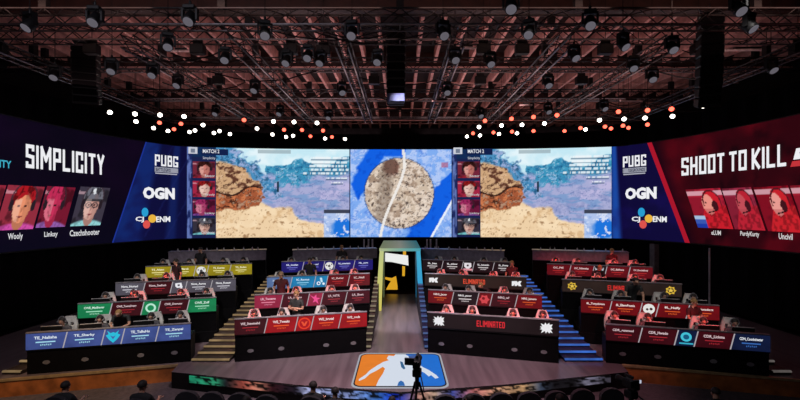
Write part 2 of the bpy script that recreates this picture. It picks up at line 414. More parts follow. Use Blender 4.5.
def paint_game(s, t, px, py):
    s0, t0 = s, t; s = s+.07*(fbm(s*7, t*6, 81)-.47)+.03*(fbm(s*24, t*20, 82)-.47); t = t+.07*(fbm(s0*7, t*6, 83)-.47)+.03*(fbm(s0*24, t*20, 84)-.47)
    n1 = fbm(s*9, t*7, 1); n2 = fbm(s*26, t*22, 2); n3 = fbm(s*50, t*40, 3, 3)
    c = np.zeros(s.shape+(3,)); c[:] = (196, 232, 244)                                  # sky
    c = mix(c, sm(n1, .45, .7), (226, 244, 250))
    mt = .16-.10*np.exp(-((s-.62)/.09)**2)-.13*np.exp(-((s-1.02)/.14)**2)+.10*np.exp(-((s-.82)/.07)**2)*.3+.05*n1
    mm = sm(t, mt, mt+.015)*(s > .36)
    c = mix(c, mm, (64, 152, 190)); c = mix(c, mm*sm(n2, .45, .6), (36, 112, 158)); c = mix(c, mm*sm(n3, .52, .62)*.6, (128, 190, 215))
    pl = sm(t, .27+.1*(n1-.5), .33+.1*(n1-.5))                                          # plain
    c = mix(c, pl, (168, 172, 212)); c = mix(c, pl*sm(n1, .5, .62), (190, 184, 222)); c = mix(c, pl*sm(n2, .5, .62)*.6, (128, 140, 190))
    c = mix(c, pl*sm(fbm(s*8, t*30, 9), .52, .62)*.7, (110, 150, 200)); c = mix(c, pl*sm(n3, .58, .66)*sm(t, .55, .8)*.5, (70, 84, 130))
    d = np.abs((t-.14)-(s-.12)*1.05); bl = sm(.15-d+.2*(n1-.5)+.12*(n2-.5)-np.clip(s-.36, 0, 1)*.9, 0, .03)            # blue boulders
    c = mix(c, bl, (74, 142, 190)); c = mix(c, bl*sm(n2, .47, .58), (150, 170, 212)); c = mix(c, bl*sm(n3, .5, .6)*.8, (34, 88, 128))
    b2 = sm(.10-np.hypot((s-.56)/1.5, (t-.33))+.1*(n2-.5), 0, .02); c = mix(c, b2, (58, 146, 186)); c = mix(c, b2*sm(n3, .5, .6), (130, 176, 214))
    sb = .58+.03*np.sin(s*22)+.05*(n1-.5)+np.clip(s-.33, 0, 1)*.62; sa = sm(t, sb, sb+.02)          # sand
    c = mix(c, sa, (238, 208, 168)); c = mix(c, sa*sm(n1, .48, .62)*.7, (250, 226, 190)); c = mix(c, sa*sm(n3, .6, .68)*.8, (150, 112, 78))
    c = mix(c, sa*sm(n2, .58, .68)*.6, (208, 168, 122))
    tp = .14+.30*np.clip(s, 0, .36)+.05*(n2-.5)
    ro = sm(t, tp, tp+.02)*sm(.35-s+.16*(n1-.5)+.1*(n2-.5)-1.6*(t-.5)**2, 0, .012)*sm(.70-t-s*.12+.05*(n2-.5), 0, .02)
    c = mix(c, ro, (206, 166, 126)); c = mix(c, ro*sm(t, .32, .36)*sm(n1, .42, .52), (140, 92, 66)); c = mix(c, ro*sm(n2, .52, .6), (96, 58, 44))
    low = ro*sm(t, .46+.05*np.sin(s*18), .49+.05*np.sin(s*18)); c = mix(c, low, (164, 88, 56)); c = mix(c, low*sm(n2, .5, .62), (206, 122, 78)); c = mix(c, low*sm(n3, .53, .6), (92, 46, 34))
    c = mix(c, ((np.abs(t-.47-.05*np.sin(s*18)) < .012)*ro).astype(float), (60, 34, 26))
    rg = np.abs(fbm(s*11, t*12, 91)-.47); rg2 = np.abs(fbm(s*24+5, t*26, 92)-.47)
    c = mix(c, ro*(1-sm(rg, .006, .022))*.9, (52, 28, 22)); c = mix(c, ro*(1-sm(rg2, .004, .016))*.7, (70, 40, 30)); c = mix(c, ro*sm(n3, .55, .62)*.6, (236, 200, 166))
    bm = np.clip(np.maximum(bl, np.maximum(b2, mm*(1-pl))), 0, 1)*(1-sa)*(1-ro); c = mix(c, bm*(1-sm(rg2, .004, .02))*.8, (20, 66, 100)); c = mix(c, bm*(1-sm(rg, .004, .016))*.7, (206, 222, 240))
    c = mix(c, pl*(1-sa)*(1-ro)*(1-bl)*(1-sm(np.abs(fbm(s*9, t*26, 93)-.47), .004, .018))*.65, (84, 104, 164)); c = mix(c, sa*(1-ro)*(1-sm(rg, .003, .010))*.6, (170, 128, 92))
    s, t = s0, t0
    f = ((np.abs(s-.452) < .008) & (np.abs(t-.43) < .06)).astype(float); c = mix(c, f, (26, 52, 70))        # running figure
    for k, (y, a, b) in enumerate(((.10, .70, .99), (.15, .70, .98), (.19, .66, .98), (.235, .68, .99), (.275, .64, .97), (.33, .82, .98), (.38, .86, .95))):
        q = (np.abs(t-y) < .011) & (s > a) & (s < b) & (vnoise(s*120, t*0+k*7.3, 4) > .38)
        c = mix(c, q.astype(float)*.85, (240, 246, 250))
        c = mix(c, ((np.abs(t-y-.018) < .007) & (s > a) & (s < b)).astype(float)*.5, (40, 70, 100))
    c = mix(c, ((t > .015) & (t < .055) & (s > .3) & (s < .55)).astype(float)*.7, (150, 168, 176))
    mp = ((s > .80) & (t > .73)).astype(float); c = mix(c, mp, (176, 196, 236)); c = mix(c, mp*sm(n2, .5, .58), (150, 178, 228))
    c = mix(c, mp*sm(.09-np.hypot((s-.93)*1.0, (t-.88)*.7)+.10*(n1-.5), 0, .02), (30, 116, 220))
    c = mix(c, ((s > .80) & (t > .69) & (t < .73)).astype(float), (60, 66, 84)); c = mix(c, mp*(n3 > .58), (214, 224, 246))
    return c
def paint_map(s, t, px, py):
    s0, t0 = s, t; s = s+.06*(fbm(s*6, t*6, 85)-.47)+.03*(fbm(s*22, t*20, 86)-.47); t = t+.06*(fbm(s0*6, t*6, 87)-.47)+.03*(fbm(s0*22, t*20, 88)-.47)
    n1 = fbm(s*5, t*5, 21); n2 = fbm(s*22, t*22, 22); n3 = fbm(s*45, t*45, 23, 3)
    c = np.zeros(s.shape+(3,)); c[:] = (128, 172, 240)
    c = mix(c, sm(n2, .45, .6), (176, 200, 246)); c = mix(c, sm(n3, .52, .6)*.6, (96, 140, 222))
    w1 = sm(.10-np.abs((s-.02)-(.43-.56*t)*.55+.03*(n1-.5))*.9+.05*(n1-.5)-np.clip(t-.4, 0, 1)*.5, 0, .02)
    w1 = np.maximum(w1, sm(.11-np.abs(s-(.26-.30*t))+.08*(n1-.5)-np.clip(t-.35, 0, 1)*.6, 0, .02))
    w2 = sm(.13-np.abs(s-(.94-.5*(t-.45)))+.10*(n1-.5)-np.clip(.36-t, 0, 1)*.8, 0, .02)
    wt = np.maximum(w1, w2); wt = np.maximum(wt, sm(t, .72, .8)*sm(s, .56+.1*(n1-.5), .6)*sm(.86-s, 0, .1))
    wt = np.maximum(wt, sm(.07-np.abs(t-.03)+.1*(n1-.5), 0, .02)*(s > .22)*(s < .55))
    c = mix(c, wt, (18, 96, 226)); c = mix(c, wt*sm(n2, .55, .65)*.5, (10, 72, 196))
    s, t = s0, t0
    r = np.hypot((s-.485)/.335, (t-.50)/.40); ci = (r < 1).astype(float)
    c = mix(c, ((r >= 1) & (r < 1.03)).astype(float)*.7, (40, 66, 110))
    c = mix(c, ci, (206, 186, 166)); c = mix(c, ci*sm(n1, .45, .62), (222, 204, 188)); c = mix(c, ci*sm(n2, .53, .63)*.7, (150, 124, 104))
    st = fbm(s*30+t*18, t*46-s*30, 31, 3); c = mix(c, ci*sm(st, .58, .64)*.85, (66, 54, 52)); c = mix(c, ci*(n3 < .36)*.6, (240, 226, 212))
    c = mix(c, ci*sm(.09-np.hypot(s-.41, (t-.2)*.7)+.05*(n2-.5), 0, .03)*.8, (104, 62, 52))
    c = mix(c, ci*sm(.10-np.abs(s-(.34-.12*(t-.5)))+.12*(n2-.5), 0, .05)*.4, (96, 82, 74))
    mg = np.abs(fbm(s*9, t*9, 94)-.47); c = mix(c, ci*(1-sm(np.abs(fbm(s*14+t*10, t*16-s*8, 95)-.47), .006, .02))*.8, (58, 46, 44)); c = mix(c, (1-ci)*(1-wt)*(1-sm(mg, .006, .02))*.7, (84, 128, 220)); c = mix(c, (1-ci)*(1-wt)*(n3 > .57)*.7, (206, 220, 250))
    rd = .525-.03*t-.19*sm(t, .2, 1)**1.1+.02*np.sin(t*6); c = mix(c, (np.abs(s-rd) < .014).astype(float)*.95, (240, 236, 232))
    r2 = 1.02-.22*sm(t, .55, 1.0); c = mix(c, ((np.abs(s-r2) < .012) & (t > .5)).astype(float), (232, 240, 252))
    c = mix(c, ((np.abs(s-.93) < .035) & (np.abs(t-.18) < .03)).astype(float)*.7, (176, 96, 130))
    return c
def paint_face(bg, hairc, skin, shirt, hat=None, side=0, cap2=None):
    def p(s, t, px, py):
        s = (s-.5)*.8+.5; t = (t-.42)*.84+.42; n = fbm(s*6, t*6, 41); c = np.zeros(s.shape+(3,)); c[:] = bg
        c = mix(c, sm(n, .5, .6)*.7, tuple(x*.45 for x in bg)); c = mix(c, ((np.abs(t-.18-.1*s) < .03) & (s < .4)).astype(float)*.6, (235, 190, 200))
        cx = .52+side*.1
        sh = sm(t-.78+.5*(np.abs(s-cx))**1.5*0-(.30*(np.abs(s-cx)/.5)**2*-1)*0+.0, -.02+.5*(s-cx)**2, .02+.5*(s-cx)**2); c = mix(c, sh, shirt)
        c = mix(c, sh*sm(fbm(s*14, t*14, 43), .5, .6)*.5, tuple(x*.6 for x in shirt))
        c = mix(c, (np.hypot((s-cx)/.13, (t-.72)/.2) < 1).astype(float), tuple(x*.8 for x in skin))
        hd = np.hypot((s-cx)/.235, (t-.30)/.27); c = mix(c, (hd < 1).astype(float), hairc)
        fc = np.hypot((s-cx-.04*side)/.185, (t-.48)/.30); c = mix(c, ((fc < 1) & (t > .29+.05*np.sin(s*20))).astype(float), skin)
        c = mix(c, ((fc < 1) & (s > cx+.05)).astype(float)*.25, tuple(x*.6 for x in skin))
        for e in (-1, 1):
            c = mix(c, (np.hypot((s-cx-.04*side-e*.075)/.035, (t-.46)/.02) < 1).astype(float), (50, 26, 30))
        c = mix(c, (np.hypot((s-cx-.05*side)/.02, (t-.55)/.05) < 1).astype(float)*.5, tuple(x*.65 for x in skin))
        c = mix(c, (np.hypot((s-cx-.04*side)/.06, (t-.66)/.02) < 1).astype(float), (130, 50, 56))
        if hat is not None:
            c = mix(c, (np.hypot((s-cx)/.27, (t-.30)/.27) < 1).astype(float)*(t < .36), hat)
            c = mix(c, ((np.abs(t-.36) < .03) & (np.abs(s-cx) < .26)).astype(float), tuple(x*.5 for x in hat))
            c = mix(c, (np.hypot((s-cx)/.05, (t-.16)/.06) < 1).astype(float), (232, 236, 240))
            for e in (-1, 1): c = mix(c, (np.abs(np.hypot((s-cx-e*.085)/.07, (t-.46)/.055)-1) < .22).astype(float), (40, 40, 50))
        c = mix(c, ((s < cx-.02) & (fc < 1)).astype(float)*.35*(t > .32), (255, 226, 214)); hn = fbm(s*16, t*10, 45, 3); c = mix(c, (hd < 1)*(fc >= 1)*sm(hn, .5, .58)*.7, tuple(x*.35 for x in hairc)); c = mix(c, (fc < 1)*sm(hn, .53, .62)*.35, tuple(x*.55 for x in skin))
        c = mix(c, (np.abs(np.hypot((s-cx)/.27, (t-.34)/.33)-1) < .06)*(t < .42)*.8, (60, 44, 52))
        for e in (-1, 1): c = mix(c, (np.hypot((s-cx-e*.235)/.05, (t-.45)/.11) < 1).astype(float), (40, 30, 38))
        return c
    return p
def paint_side(bg, skin, shirt, lap=False):
    def p(s, t, px, py):
        n = fbm(s*7, t*7, 51); c = np.zeros(s.shape+(3,)); c[:] = bg
        c = mix(c, sm(n, .5, .62)*.6, tuple(x*.5 for x in bg)); c = mix(c, ((np.abs(t-.12) < .06)).astype(float)*.8, (228, 190, 200))
        c = mix(c, sm(t-.2-(s-.1)*-0., 0, .02)*(s < .38)*.5, (120, 20, 36))
        bd = sm(.42-np.abs(s-.72)-.0-(.62-t)*.55, 0, .02)*sm(t, .42, .46); c = mix(c, bd, shirt); c = mix(c, bd*sm(fbm(s*12, t*12, 53), .48, .58)*.6, tuple(x*.55 for x in shirt))
        hd = np.hypot((s-.62)/.24, (t-.33)/.30) < 1; c = mix(c, hd.astype(float), shirt)
        fc = (np.hypot((s-.52)/.17, (t-.40)/.26) < 1); c = mix(c, fc.astype(float), skin)
        c = mix(c, (fc & (t > .5)).astype(float)*.4, (170, 70, 76))
        c = mix(c, (np.hypot((s-.46)/.03, (t-.36)/.02) < 1).astype(float), (60, 20, 26))
        c = mix(c, (np.hypot((s-.70)/.09, (t-.44)/.13) < 1).astype(float), (66, 20, 28)); c = mix(c, (np.abs(np.hypot((s-.64)/.25, (t-.38)/.33)-1) < .07).astype(float)*(t < .45), (84, 24, 32))
        c = mix(c, ((np.abs(t-.60+(s-.5)*.2) < .018) & (s > .45) & (s < .72)).astype(float), (40, 14, 20))
        if lap:
            q = ((s < .30) & (t > .70)).astype(float); c = mix(c, q, (60, 90, 180)); c = mix(c, q*(t < .78), (170, 196, 226)); c = mix(c, q*(t > .9), (30, 60, 170))
        return c
    return p
def paint_left(s, t, px, py):
    c = np.zeros(s.shape+(3,)); c[:] = (9, 5, 20)
    c = mix(c, sm(fbm(px*.03, py*.03, 61), .35, .75)*.5, (26, 6, 36)); c = mix(c, sm(t, .55, 1)*.6, (8, 8, 26))
    return c
def paint_blue(s, t, px, py):
    n = fbm(px*.05+py*.02, py*.06, 62); c = np.zeros(s.shape+(3,)); c[:] = (12, 14, 56)
    c = mix(c, sm(.42-s, 0, .12), (17, 38, 104)); c = mix(c, sm(n, .45, .65)*.5, (16, 12, 60)); c = mix(c, sm(.1-np.abs(s-.78), 0, .06)*.5, (22, 44, 112))
    c = mix(c, (np.abs(((px+py*.55) % 22)-11) < .8)*.35*(s > .4), (30, 40, 104))
    return c
def paint_navy(s, t, px, py):
    c = np.zeros(s.shape+(3,)); c[:] = (14, 9, 54); c = mix(c, sm(.08-np.abs(s-.06), 0, .05), (26, 72, 160)); c = mix(c, sm(fbm(px*.05, py*.05, 63), .45, .7)*.5, (22, 14, 84))
    return c
def paint_red(s, t, px, py):
    c = np.zeros(s.shape+(3,)); c[:] = (44, 4, 12); c = mix(c, sm(fbm(px*.04, py*.04, 64), .4, .7)*.8, (84, 6, 18)); c = mix(c, sm(fbm(px*.09+3, py*.06, 65), .55, .68)*.6, (14, 2, 6))
    c = mix(c, sm(.06-s, 0, .05)*.6, (12, 2, 16))
    return c
def paint_roster(s, t, px, py):
    c = np.zeros(s.shape+(3,)); c[:] = (24, 34, 76); c = mix(c, (s < .15).astype(float), (96, 116, 178)); c = mix(c, (s < .15)*sm(fbm(s*20, t*12, 66), .48, .55), (28, 40, 92))
    c = mix(c, ((np.abs(s-.16) < .012)).astype(float), (150, 166, 210)); c = mix(c, (t < .10)*(s > .15)*1.0, (18, 44, 84))
    return c

wall = thing('led_wall', 'huge curved LED video wall wrapping round the back of the stage', 'video wall', (0, 25, 0))
wall.location = (0, 0, 0)
hb = MB()                                # cabinet behind the picture, real depth
N = 300
for k in range(N):
    u0, u1 = UMAX*k/N, UMAX*(k+1)/N
    a, b = P2(u0, -.05), P2(u1, -.05); c, d = P2(u1, -.28), P2(u0, -.28)
    vs = [(x, y, z) for z in (BOT-.06, BOT+HGT+.06) for x, y in (a, b, c, d)]
    hb.add(vs, [(0,1,5,4), (1,2,6,5), (2,3,7,6), (3,0,4,7), (4,5,6,7), (3,2,1,0)])
hb.build('cabinet', BLACKP, wall)
uL, uR = U(187), U(611.5); uFL, uM0, uM1, uRR = U(216), U(349.5), U(452), U(480.5)
SS = 1.0
# slanted joints in u at v=1 (top) and v=0 (bottom)
ltop, lbot = U(146), U(112.5); rtop, rbot = U(650), U(688)
def slant_grid(name, e0, e1, nx, ny, paint, strength=1.0, off=0):
    """panel between two slanted edges e=(u at bottom, u at top)"""
    vs = []; S = np.empty((ny+1, nx+1)); T = np.empty_like(S)
    for j in range(ny+1):
        v = j/ny; a = e0[0]+(e0[1]-e0[0])*v; b = e1[0]+(e1[1]-e1[0])*v
        for i in range(nx+1):
            S[j, i] = i/nx; T[j, i] = 1-v; vs.append(WP(a+(b-a)*i/nx, v, off))
    V = np.array(vs); px = (400+F*V[:, 0]/V[:, 1]).reshape(S.shape); py = (HY-F*(V[:, 2]-HC)/V[:, 1]).reshape(S.shape)
    fs = [(j*(nx+1)+i, j*(nx+1)+i+1, (j+1)*(nx+1)+i+1, (j+1)*(nx+1)+i) for j in range(ny) for i in range(nx)]
    me = bpy.data.meshes.new(name); me.from_pydata(vs, [], fs); rgb = srgb_lin(np.asarray(paint(S, T, px, py)).reshape(-1, 3))
    ca = me.color_attributes.new('Col', 'FLOAT_COLOR', 'POINT'); ca.data.foreach_set('color', np.c_[rgb, np.ones(len(rgb))].astype(np.float32).ravel())
    me.materials.append(em_attr(strength)); o = bpy.data.objects.new(name, me); COL.objects.link(o); o.parent = wall
    return o
lw = slant_grid('team_panel', (0, 0), (lbot, ltop), 60, 24, paint_left); lw['label'] = 'dark purple team panel with white lettering'
ls = slant_grid('sponsor_panel', (lbot, ltop), (uL, uL), 40, 40, paint_blue); ls['label'] = 'blue sponsor panel left of the game picture'
rs = slant_grid('sponsor_panel', (uR, uR), (rbot, rtop), 40, 40, paint_navy); rs['label'] = 'navy sponsor panel right of the game picture'
rw = slant_grid('team_panel', (rbot, rtop), (UMAX, UMAX), 60, 30, paint_red); rw['label'] = 'dark red team panel with white lettering'
def band(u0, u1, du0, du1, m, name, par):
    wall_poly(name, [(u0+du0, 0), (u0+du1, 0), (u1+du1, 1), (u1+du0, 1)], m, par, .02)
band(rbot, rtop, -.14, .10, em((176, 22, 44), .9), 'stripe', rw)
band(lbot, ltop, -.03, .03, em((28, 52, 150), .9), 'stripe', ls)
def feed(x0, xa, x1):
    r = wall_grid('roster_strip', U(x0), U(xa), 0, 1, 28, 60, paint_roster, wall, 0, SS)
    g = wall_grid('game_feed', U(xa), U(x1), 0, 1, 190, 120, paint_game, wall, 0, SS)
    W = xa-x0; fx = lambda q: x0+W*q
    faces = (((120, 40, 60), (60, 24, 22), (214, 130, 120), (150, 34, 50), None, 0), ((170, 40, 70), (150, 24, 26), (236, 190, 176), (168, 40, 64), None, 0),
             ((110, 24, 60), (160, 40, 96), (190, 76, 120), (126, 70, 150), None, -1), ((54, 50, 64), (70, 70, 80), (206, 160, 146), (120, 200, 208), (96, 96, 108), 0))
    for k, (y0, y1) in enumerate(((161.5, 178), (181, 197), (199.5, 215.5), (218, 234.5))):
        bg, hc, sk, st, hat, sd = faces[k]
        xm = fx(.6); wall_grid('portrait', U(fx(.2)), U(fx(.97)), Vv(xm, y1), Vv(xm, y0), 30, 24, paint_face(bg, hc, sk, st, hat, sd), r, .012, .9)
        wall_text('caption', ('Rexzor', 'Wooly', 'Linksy', 'Czechshooter')[k], fx(.62 if k < 3 else .5), fx(.96), y1-3.4, y1-.8, em((226, 226, 232), .8), r, .01, .03)
    b = wall_poly('badge', [(U(fx(.05)), Vv(xm, 154)), (U(fx(.36)), Vv(xm, 154)), (U(fx(.36)), Vv(xm, 147.5)), (U(fx(.05)), Vv(xm, 147.5))], em((212, 216, 226), .9), r, .02)
    wall_poly('badge_mark', [(U(fx(.13)), Vv(xm, 153)), (U(fx(.28)), Vv(xm, 153)), (U(fx(.28)), Vv(xm, 149)), (U(fx(.13)), Vv(xm, 149))], em((120, 130, 150), .9), r, .03)
    wall_poly('title_bar', [(U(fx(.5)), Vv(xm, 155)), (U(fx(1.42)), Vv(xm, 155)), (U(fx(1.42)), Vv(xm, 148.8)), (U(fx(.5)), Vv(xm, 148.8))], em((18, 34, 78), .9), g, .02)
    wall_text('title', 'MATCH 2', fx(.55), fx(1.12), 149.4, 153.2, em((235, 238, 244), .9), g, .02)
    wall_text('team_line', 'Simplicity', fx(.55), fx(.98), 156.8, 160, em((214, 218, 230), .8), r, .01)
feed(187, 216, 349.5); feed(452, 480.5, 611.5)
wall_grid('map_feed', uM0, uM1, 0, 1, 120, 104, paint_map, wall, 0, SS)
for x in (349.9, 452): wall_poly('bezel', [(U(x-.5), 0), (U(x+.5), 0), (U(x+.5), 1), (U(x-.5), 1)], em((28, 44, 92), .6), wall, .02)
WT = em((238, 238, 242), 1.0)
wall_text('team_name', 'SIMPLICITY', 25, 104, 149.0, 171.5, WT, lw, 'block')
wall_text('team_line', 'SIMPLICITY', -32, 10.5, 158.5, 166.5, em((70, 190, 220), .8), lw, .02)
for txt, x0, x1, yt, yb in (('Wooly', 7, 22, 233, 241), ('Linksy', 43.5, 57, 231.5, 238), ('Czechshooter', 69, 99, 229.5, 235.5)):
    wall_text('caption', txt, x0, x1, yt, yb, em((226, 226, 230), .9), lw, .02)
def port(x0, x1, yt, yb, paint, par, sh=0, sh_=None):
    xm = (x0+x1)/2; return wall_grid('portrait', U(x0), U(x1), Vv(xm, yb), Vv(xm, yt), 44, 44, paint, par, .02, .92, sh)
port(-36, -1, 184, 232, paint_face((150, 40, 60), (120, 30, 34), (222, 140, 120), (190, 60, 120)), lw, -.5)
port(1, 38.5, 185.5, 229.5, paint_face((150, 46, 64), (176, 24, 34), (240, 150, 112), (214, 80, 170)), lw, -.5)
port(41, 70, 186.5, 227, paint_face((120, 24, 48), (198, 44, 88), (206, 50, 92), (150, 96, 176), None, -1), lw, -.5)
port(75, 105, 187, 225.5, paint_face((62, 56, 70), (80, 78, 88), (214, 160, 148), (150, 216, 220), (112, 112, 124)), lw, -.5)
wall_text('team_name', 'SHOOT TO KILL', 682, 787, 150.5, 172, WT, rw, 'block')
for a, b, c, d in ((792, 830, 149, 158), ):
    wall_poly('team_mark', [(U(797), Vv(800, 148)), (U(840), Vv(800, 148)), (U(838), Vv(800, 152)), (U(800), Vv(800, 152)), (U(801), Vv(800, 156)), (U(836), Vv(800, 156)), (U(834), Vv(800, 159)), (U(794), Vv(800, 159))], WT, rw)
    wall_poly('team_mark_bar', [(U(793), Vv(800, 160.5)), (U(834), Vv(800, 160.5)), (U(832), Vv(800, 166)), (U(791), Vv(800, 166))], em((206, 54, 60), .9), rw)
port(692, 727, 188.5, 228, paint_side((176, 30, 54), (240, 150, 136), (206, 30, 44), True), rw, .62)
port(728.5, 758.5, 187.5, 229.5, paint_side((150, 40, 66), (200, 80, 90), (190, 34, 52)), rw, .62)
port(761, 796.5, 186, 231.5, paint_side((140, 10, 30), (240, 160, 150), (206, 34, 44)), rw, .62)
port(798.5, 838, 184, 234, paint_side((170, 30, 50), (230, 140, 130), (190, 24, 40)), rw, .62)
for txt, x0, x1, yt, yb in (('eLUM', 712, 721.5, 230.5, 235), ('PurdyKurty', 741, 760, 231.5, 237.5), ('Uncivil', 779.5, 793.5, 233.5, 239.5)):
    wall_text('caption', txt, x0, x1, yt, yb, em((226, 222, 222), .9), rw, .02)
def circ_u(px, py, r, n=18, q=(1, 1)):
    u, v = U(px), Vv(px, py); y = P2(u)[1]; R = r*y/F
    return [(u+R*q[0]*math.cos(2*math.pi*k/n), v+R*q[1]/HGT*math.sin(2*math.pi*k/n)) for k in range(n)]
def logos(xs, par, pb, og, cj):
    wall_text('sponsor_title', 'PUBG', pb[0], pb[1], 155.5, 166.5, WT, par, 'block')
    xm = (pb[0]+pb[1])/2
    wall_poly('sponsor_bar', [(U(pb[0]), Vv(xm, 172.5)), (U(pb[1]), Vv(xm, 172.5)), (U(pb[1]), Vv(xm, 167.7)), (U(pb[0]), Vv(xm, 167.7))], em((170, 172, 186), .8), par)
    wall_text('sponsor_line', 'BATTLEGROUNDS', pb[0]+.8, pb[1]-.8, 168.5, 171.8, em((30, 34, 66), .8), par, .02, .05)
    wall_poly('sponsor_bar', [(U(pb[0]+.5), Vv(xm, 174.4)), (U(pb[1]-1), Vv(xm, 174.4)), (U(pb[1]-1), Vv(xm, 173.3)), (U(pb[0]+.5), Vv(xm, 173.3))], em((190, 190, 204), .8), par)
    wall_text('sponsor_title', 'OGN', og[0], og[1], 187.3, 199.2, WT, par, .06)
    wall_text('sponsor_title', 'CJ', cj[0], cj[0]+8.5, 216.6, 222.6, WT, par, .03)
    wall_text('sponsor_title', 'ENM', cj[1]-14, cj[1], 216.3, 222, WT, par, .03)
    x0 = cj[0]
    for dx, y, c, q in ((9.7, 212.2, (40, 160, 214), (.85, 1.1)), (17.0, 218.6, (238, 184, 66), (1, 1)), (11.3, 224.4, (226, 84, 78), (.9, 1))):
        wall_poly('sponsor_petal', circ_u(x0+dx, y, 4.1, 18, q), em(c, .95), par)
logos(0, ls, (154.5, 178), (142.5, 174.5), (135, 169.8)); logos(0, rs, (623, 646.5), (625.5, 657), (632, 667.2))

# ================================================================== SHELL
def struct(o): o['kind'] = 'structure'; return o
CEIL = 11.0
DARKW = mat('dark_wall_paint', (16, 13, 16), .9)
AUD = mat('dark_carpet', (74, 66, 70), .85, 0, .3, 12)
mb = MB(); mb.box((0, 15.5, -.55), (35.4, 39, .2)); struct(mb.build('floor', AUD))
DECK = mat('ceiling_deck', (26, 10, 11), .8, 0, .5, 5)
mb = MB(); mb.box((0, 15.5, CEIL+.65), (35.4, 39, .2)); ceil = struct(mb.build('ceiling', DECK))
for nm, c, d in (('wall_left', (-17.6, 15.5, 5.6), (.2, 39, 12.1)), ('wall_right', (17.6, 15.5, 5.6), (.2, 39, 12.1)), ('wall_back', (0, 34.9, 5.6), (35.4, .2, 12.1))):
    mb = MB(); mb.box(c, d); struct(mb.build(nm, DARKW))
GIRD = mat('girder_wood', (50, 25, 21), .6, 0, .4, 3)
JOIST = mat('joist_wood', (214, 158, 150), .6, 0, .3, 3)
ys = [2.3, 8.0, 13.75, 19.4, 25.1, 30.8]
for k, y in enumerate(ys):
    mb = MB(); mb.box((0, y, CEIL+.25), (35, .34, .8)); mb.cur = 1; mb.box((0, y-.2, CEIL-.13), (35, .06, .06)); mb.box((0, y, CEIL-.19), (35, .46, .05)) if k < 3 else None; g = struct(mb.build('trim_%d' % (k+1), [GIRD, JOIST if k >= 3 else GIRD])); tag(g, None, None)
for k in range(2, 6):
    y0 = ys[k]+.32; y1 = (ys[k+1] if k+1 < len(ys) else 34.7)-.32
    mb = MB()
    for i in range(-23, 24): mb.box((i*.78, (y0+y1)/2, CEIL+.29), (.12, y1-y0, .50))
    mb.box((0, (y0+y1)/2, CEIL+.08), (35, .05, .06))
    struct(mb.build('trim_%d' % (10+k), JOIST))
# drapes round the wall
def drape(z0, z1, off, nm):
    mb = MB()
    n = 240
    for k in range(n):
        u0, u1 = UMAX*k/n, UMAX*(k+1)/n
        o0 = off+.05*math.sin(u0*7); o1 = off+.05*math.sin(u1*7)
        a, b = P2(u0, o0), P2(u1, o1); c, d = P2(u1, o1-.03), P2(u0, o0-.03)
        mb.add([(x, y, z) for z in (z0, z1) for x, y in (a, b, c, d)], [(0,1,5,4), (1,2,6,5), (2,3,7,6), (3,0,4,7), (4,5,6,7), (3,2,1,0)])
    return struct(mb.build(nm, BLACK))
drape(0, BOT-.07, -.2, 'trim_20'); drape(BOT+HGT+.08, BOT+HGT+1.25, -.12, 'trim_21')

# ------------------------------------------------------------------ stage
STG = mat('stage_floor', (150, 130, 138), .38, 0, .18, 3)
stg_pts = [(-12.2, 10.95), (-6.45, 12.5), (-6.35, 11.95), (-2.7, 11.08), (0, 10.62), (2.7, 11.08), (6.35, 11.95), (6.45, 12.5), (12.2, 10.95), (14.2, 12), (14.2, 19.2), (12.2, 23), (-12.2, 23), (-14.2, 19.2), (-14.2, 12)]
def stage_mat():
    m = bpy.data.materials.new('stage_vinyl'); m.use_nodes = True; nt = m.node_tree; b = nt.nodes['Principled BSDF']
    tc = nt.nodes.new('ShaderNodeTexCoord'); mp = nt.nodes.new('ShaderNodeMapping'); mp.inputs['Scale'].default_value = (3.2, .25, 1)
    n = nt.nodes.new('ShaderNodeTexNoise'); n.inputs['Scale'].default_value = 1.6; n.inputs['Detail'].default_value = 5
    r = nt.nodes.new('ShaderNodeValToRGB'); r.color_ramp.elements[0].position = .3; r.color_ramp.elements[1].position = .75
    r.color_ramp.elements[0].color = (.085, .066, .074, 1); r.color_ramp.elements[1].color = (.165, .13, .142, 1)
    nt.links.new(tc.outputs['Object'], mp.inputs[0]); nt.links.new(mp.outputs[0], n.inputs['Vector']); nt.links.new(n.outputs['Fac'], r.inputs[0])
    nt.links.new(r.outputs[0], b.inputs['Base Color']); b.inputs['Roughness'].default_value = .3
    return m
STG = stage_mat()
mb = MB(); mb.prism(stg_pts, -.45, 0); mb.mi = [1 if i != 1 else 0 for i in range(len(mb.f))]
stage = struct(mb.build('floor_stage', [STG, BLACKP])); stage.name = 'trim_30'
def facing(a, b, z0, z1, t, m, nm):
    a = Vector(a); b = Vector(b); d = (b-a).normalized(); n = Vector((d.y, -d.x))
    mb = MB(); mb.prism([a, b, b+n*t, a+n*t][::-1], z0, z1); return mb.build(nm, m)
for s, nm in ((-1, 'trim_31'), (1, 'trim_32')):
    a, b = ((-12.2, 10.95), (-6.45, 12.5)) if s < 0 else ((6.45, 12.5), (12.2, 10.95))
    struct(facing(a, b, -.45, -.03, .05, WOOD, nm))
for s, nm in ((-1, 'trim_33'), (1, 'trim_34')):
    a, b = ((-12.2, 10.95), (-6.45, 12.5)) if s < 0 else ((6.45, 12.5), (12.2, 10.95))
    struct(facing(a, b, -.03, .03, .075, mat('brass_edge', (176, 150, 108), .35, .4), nm))
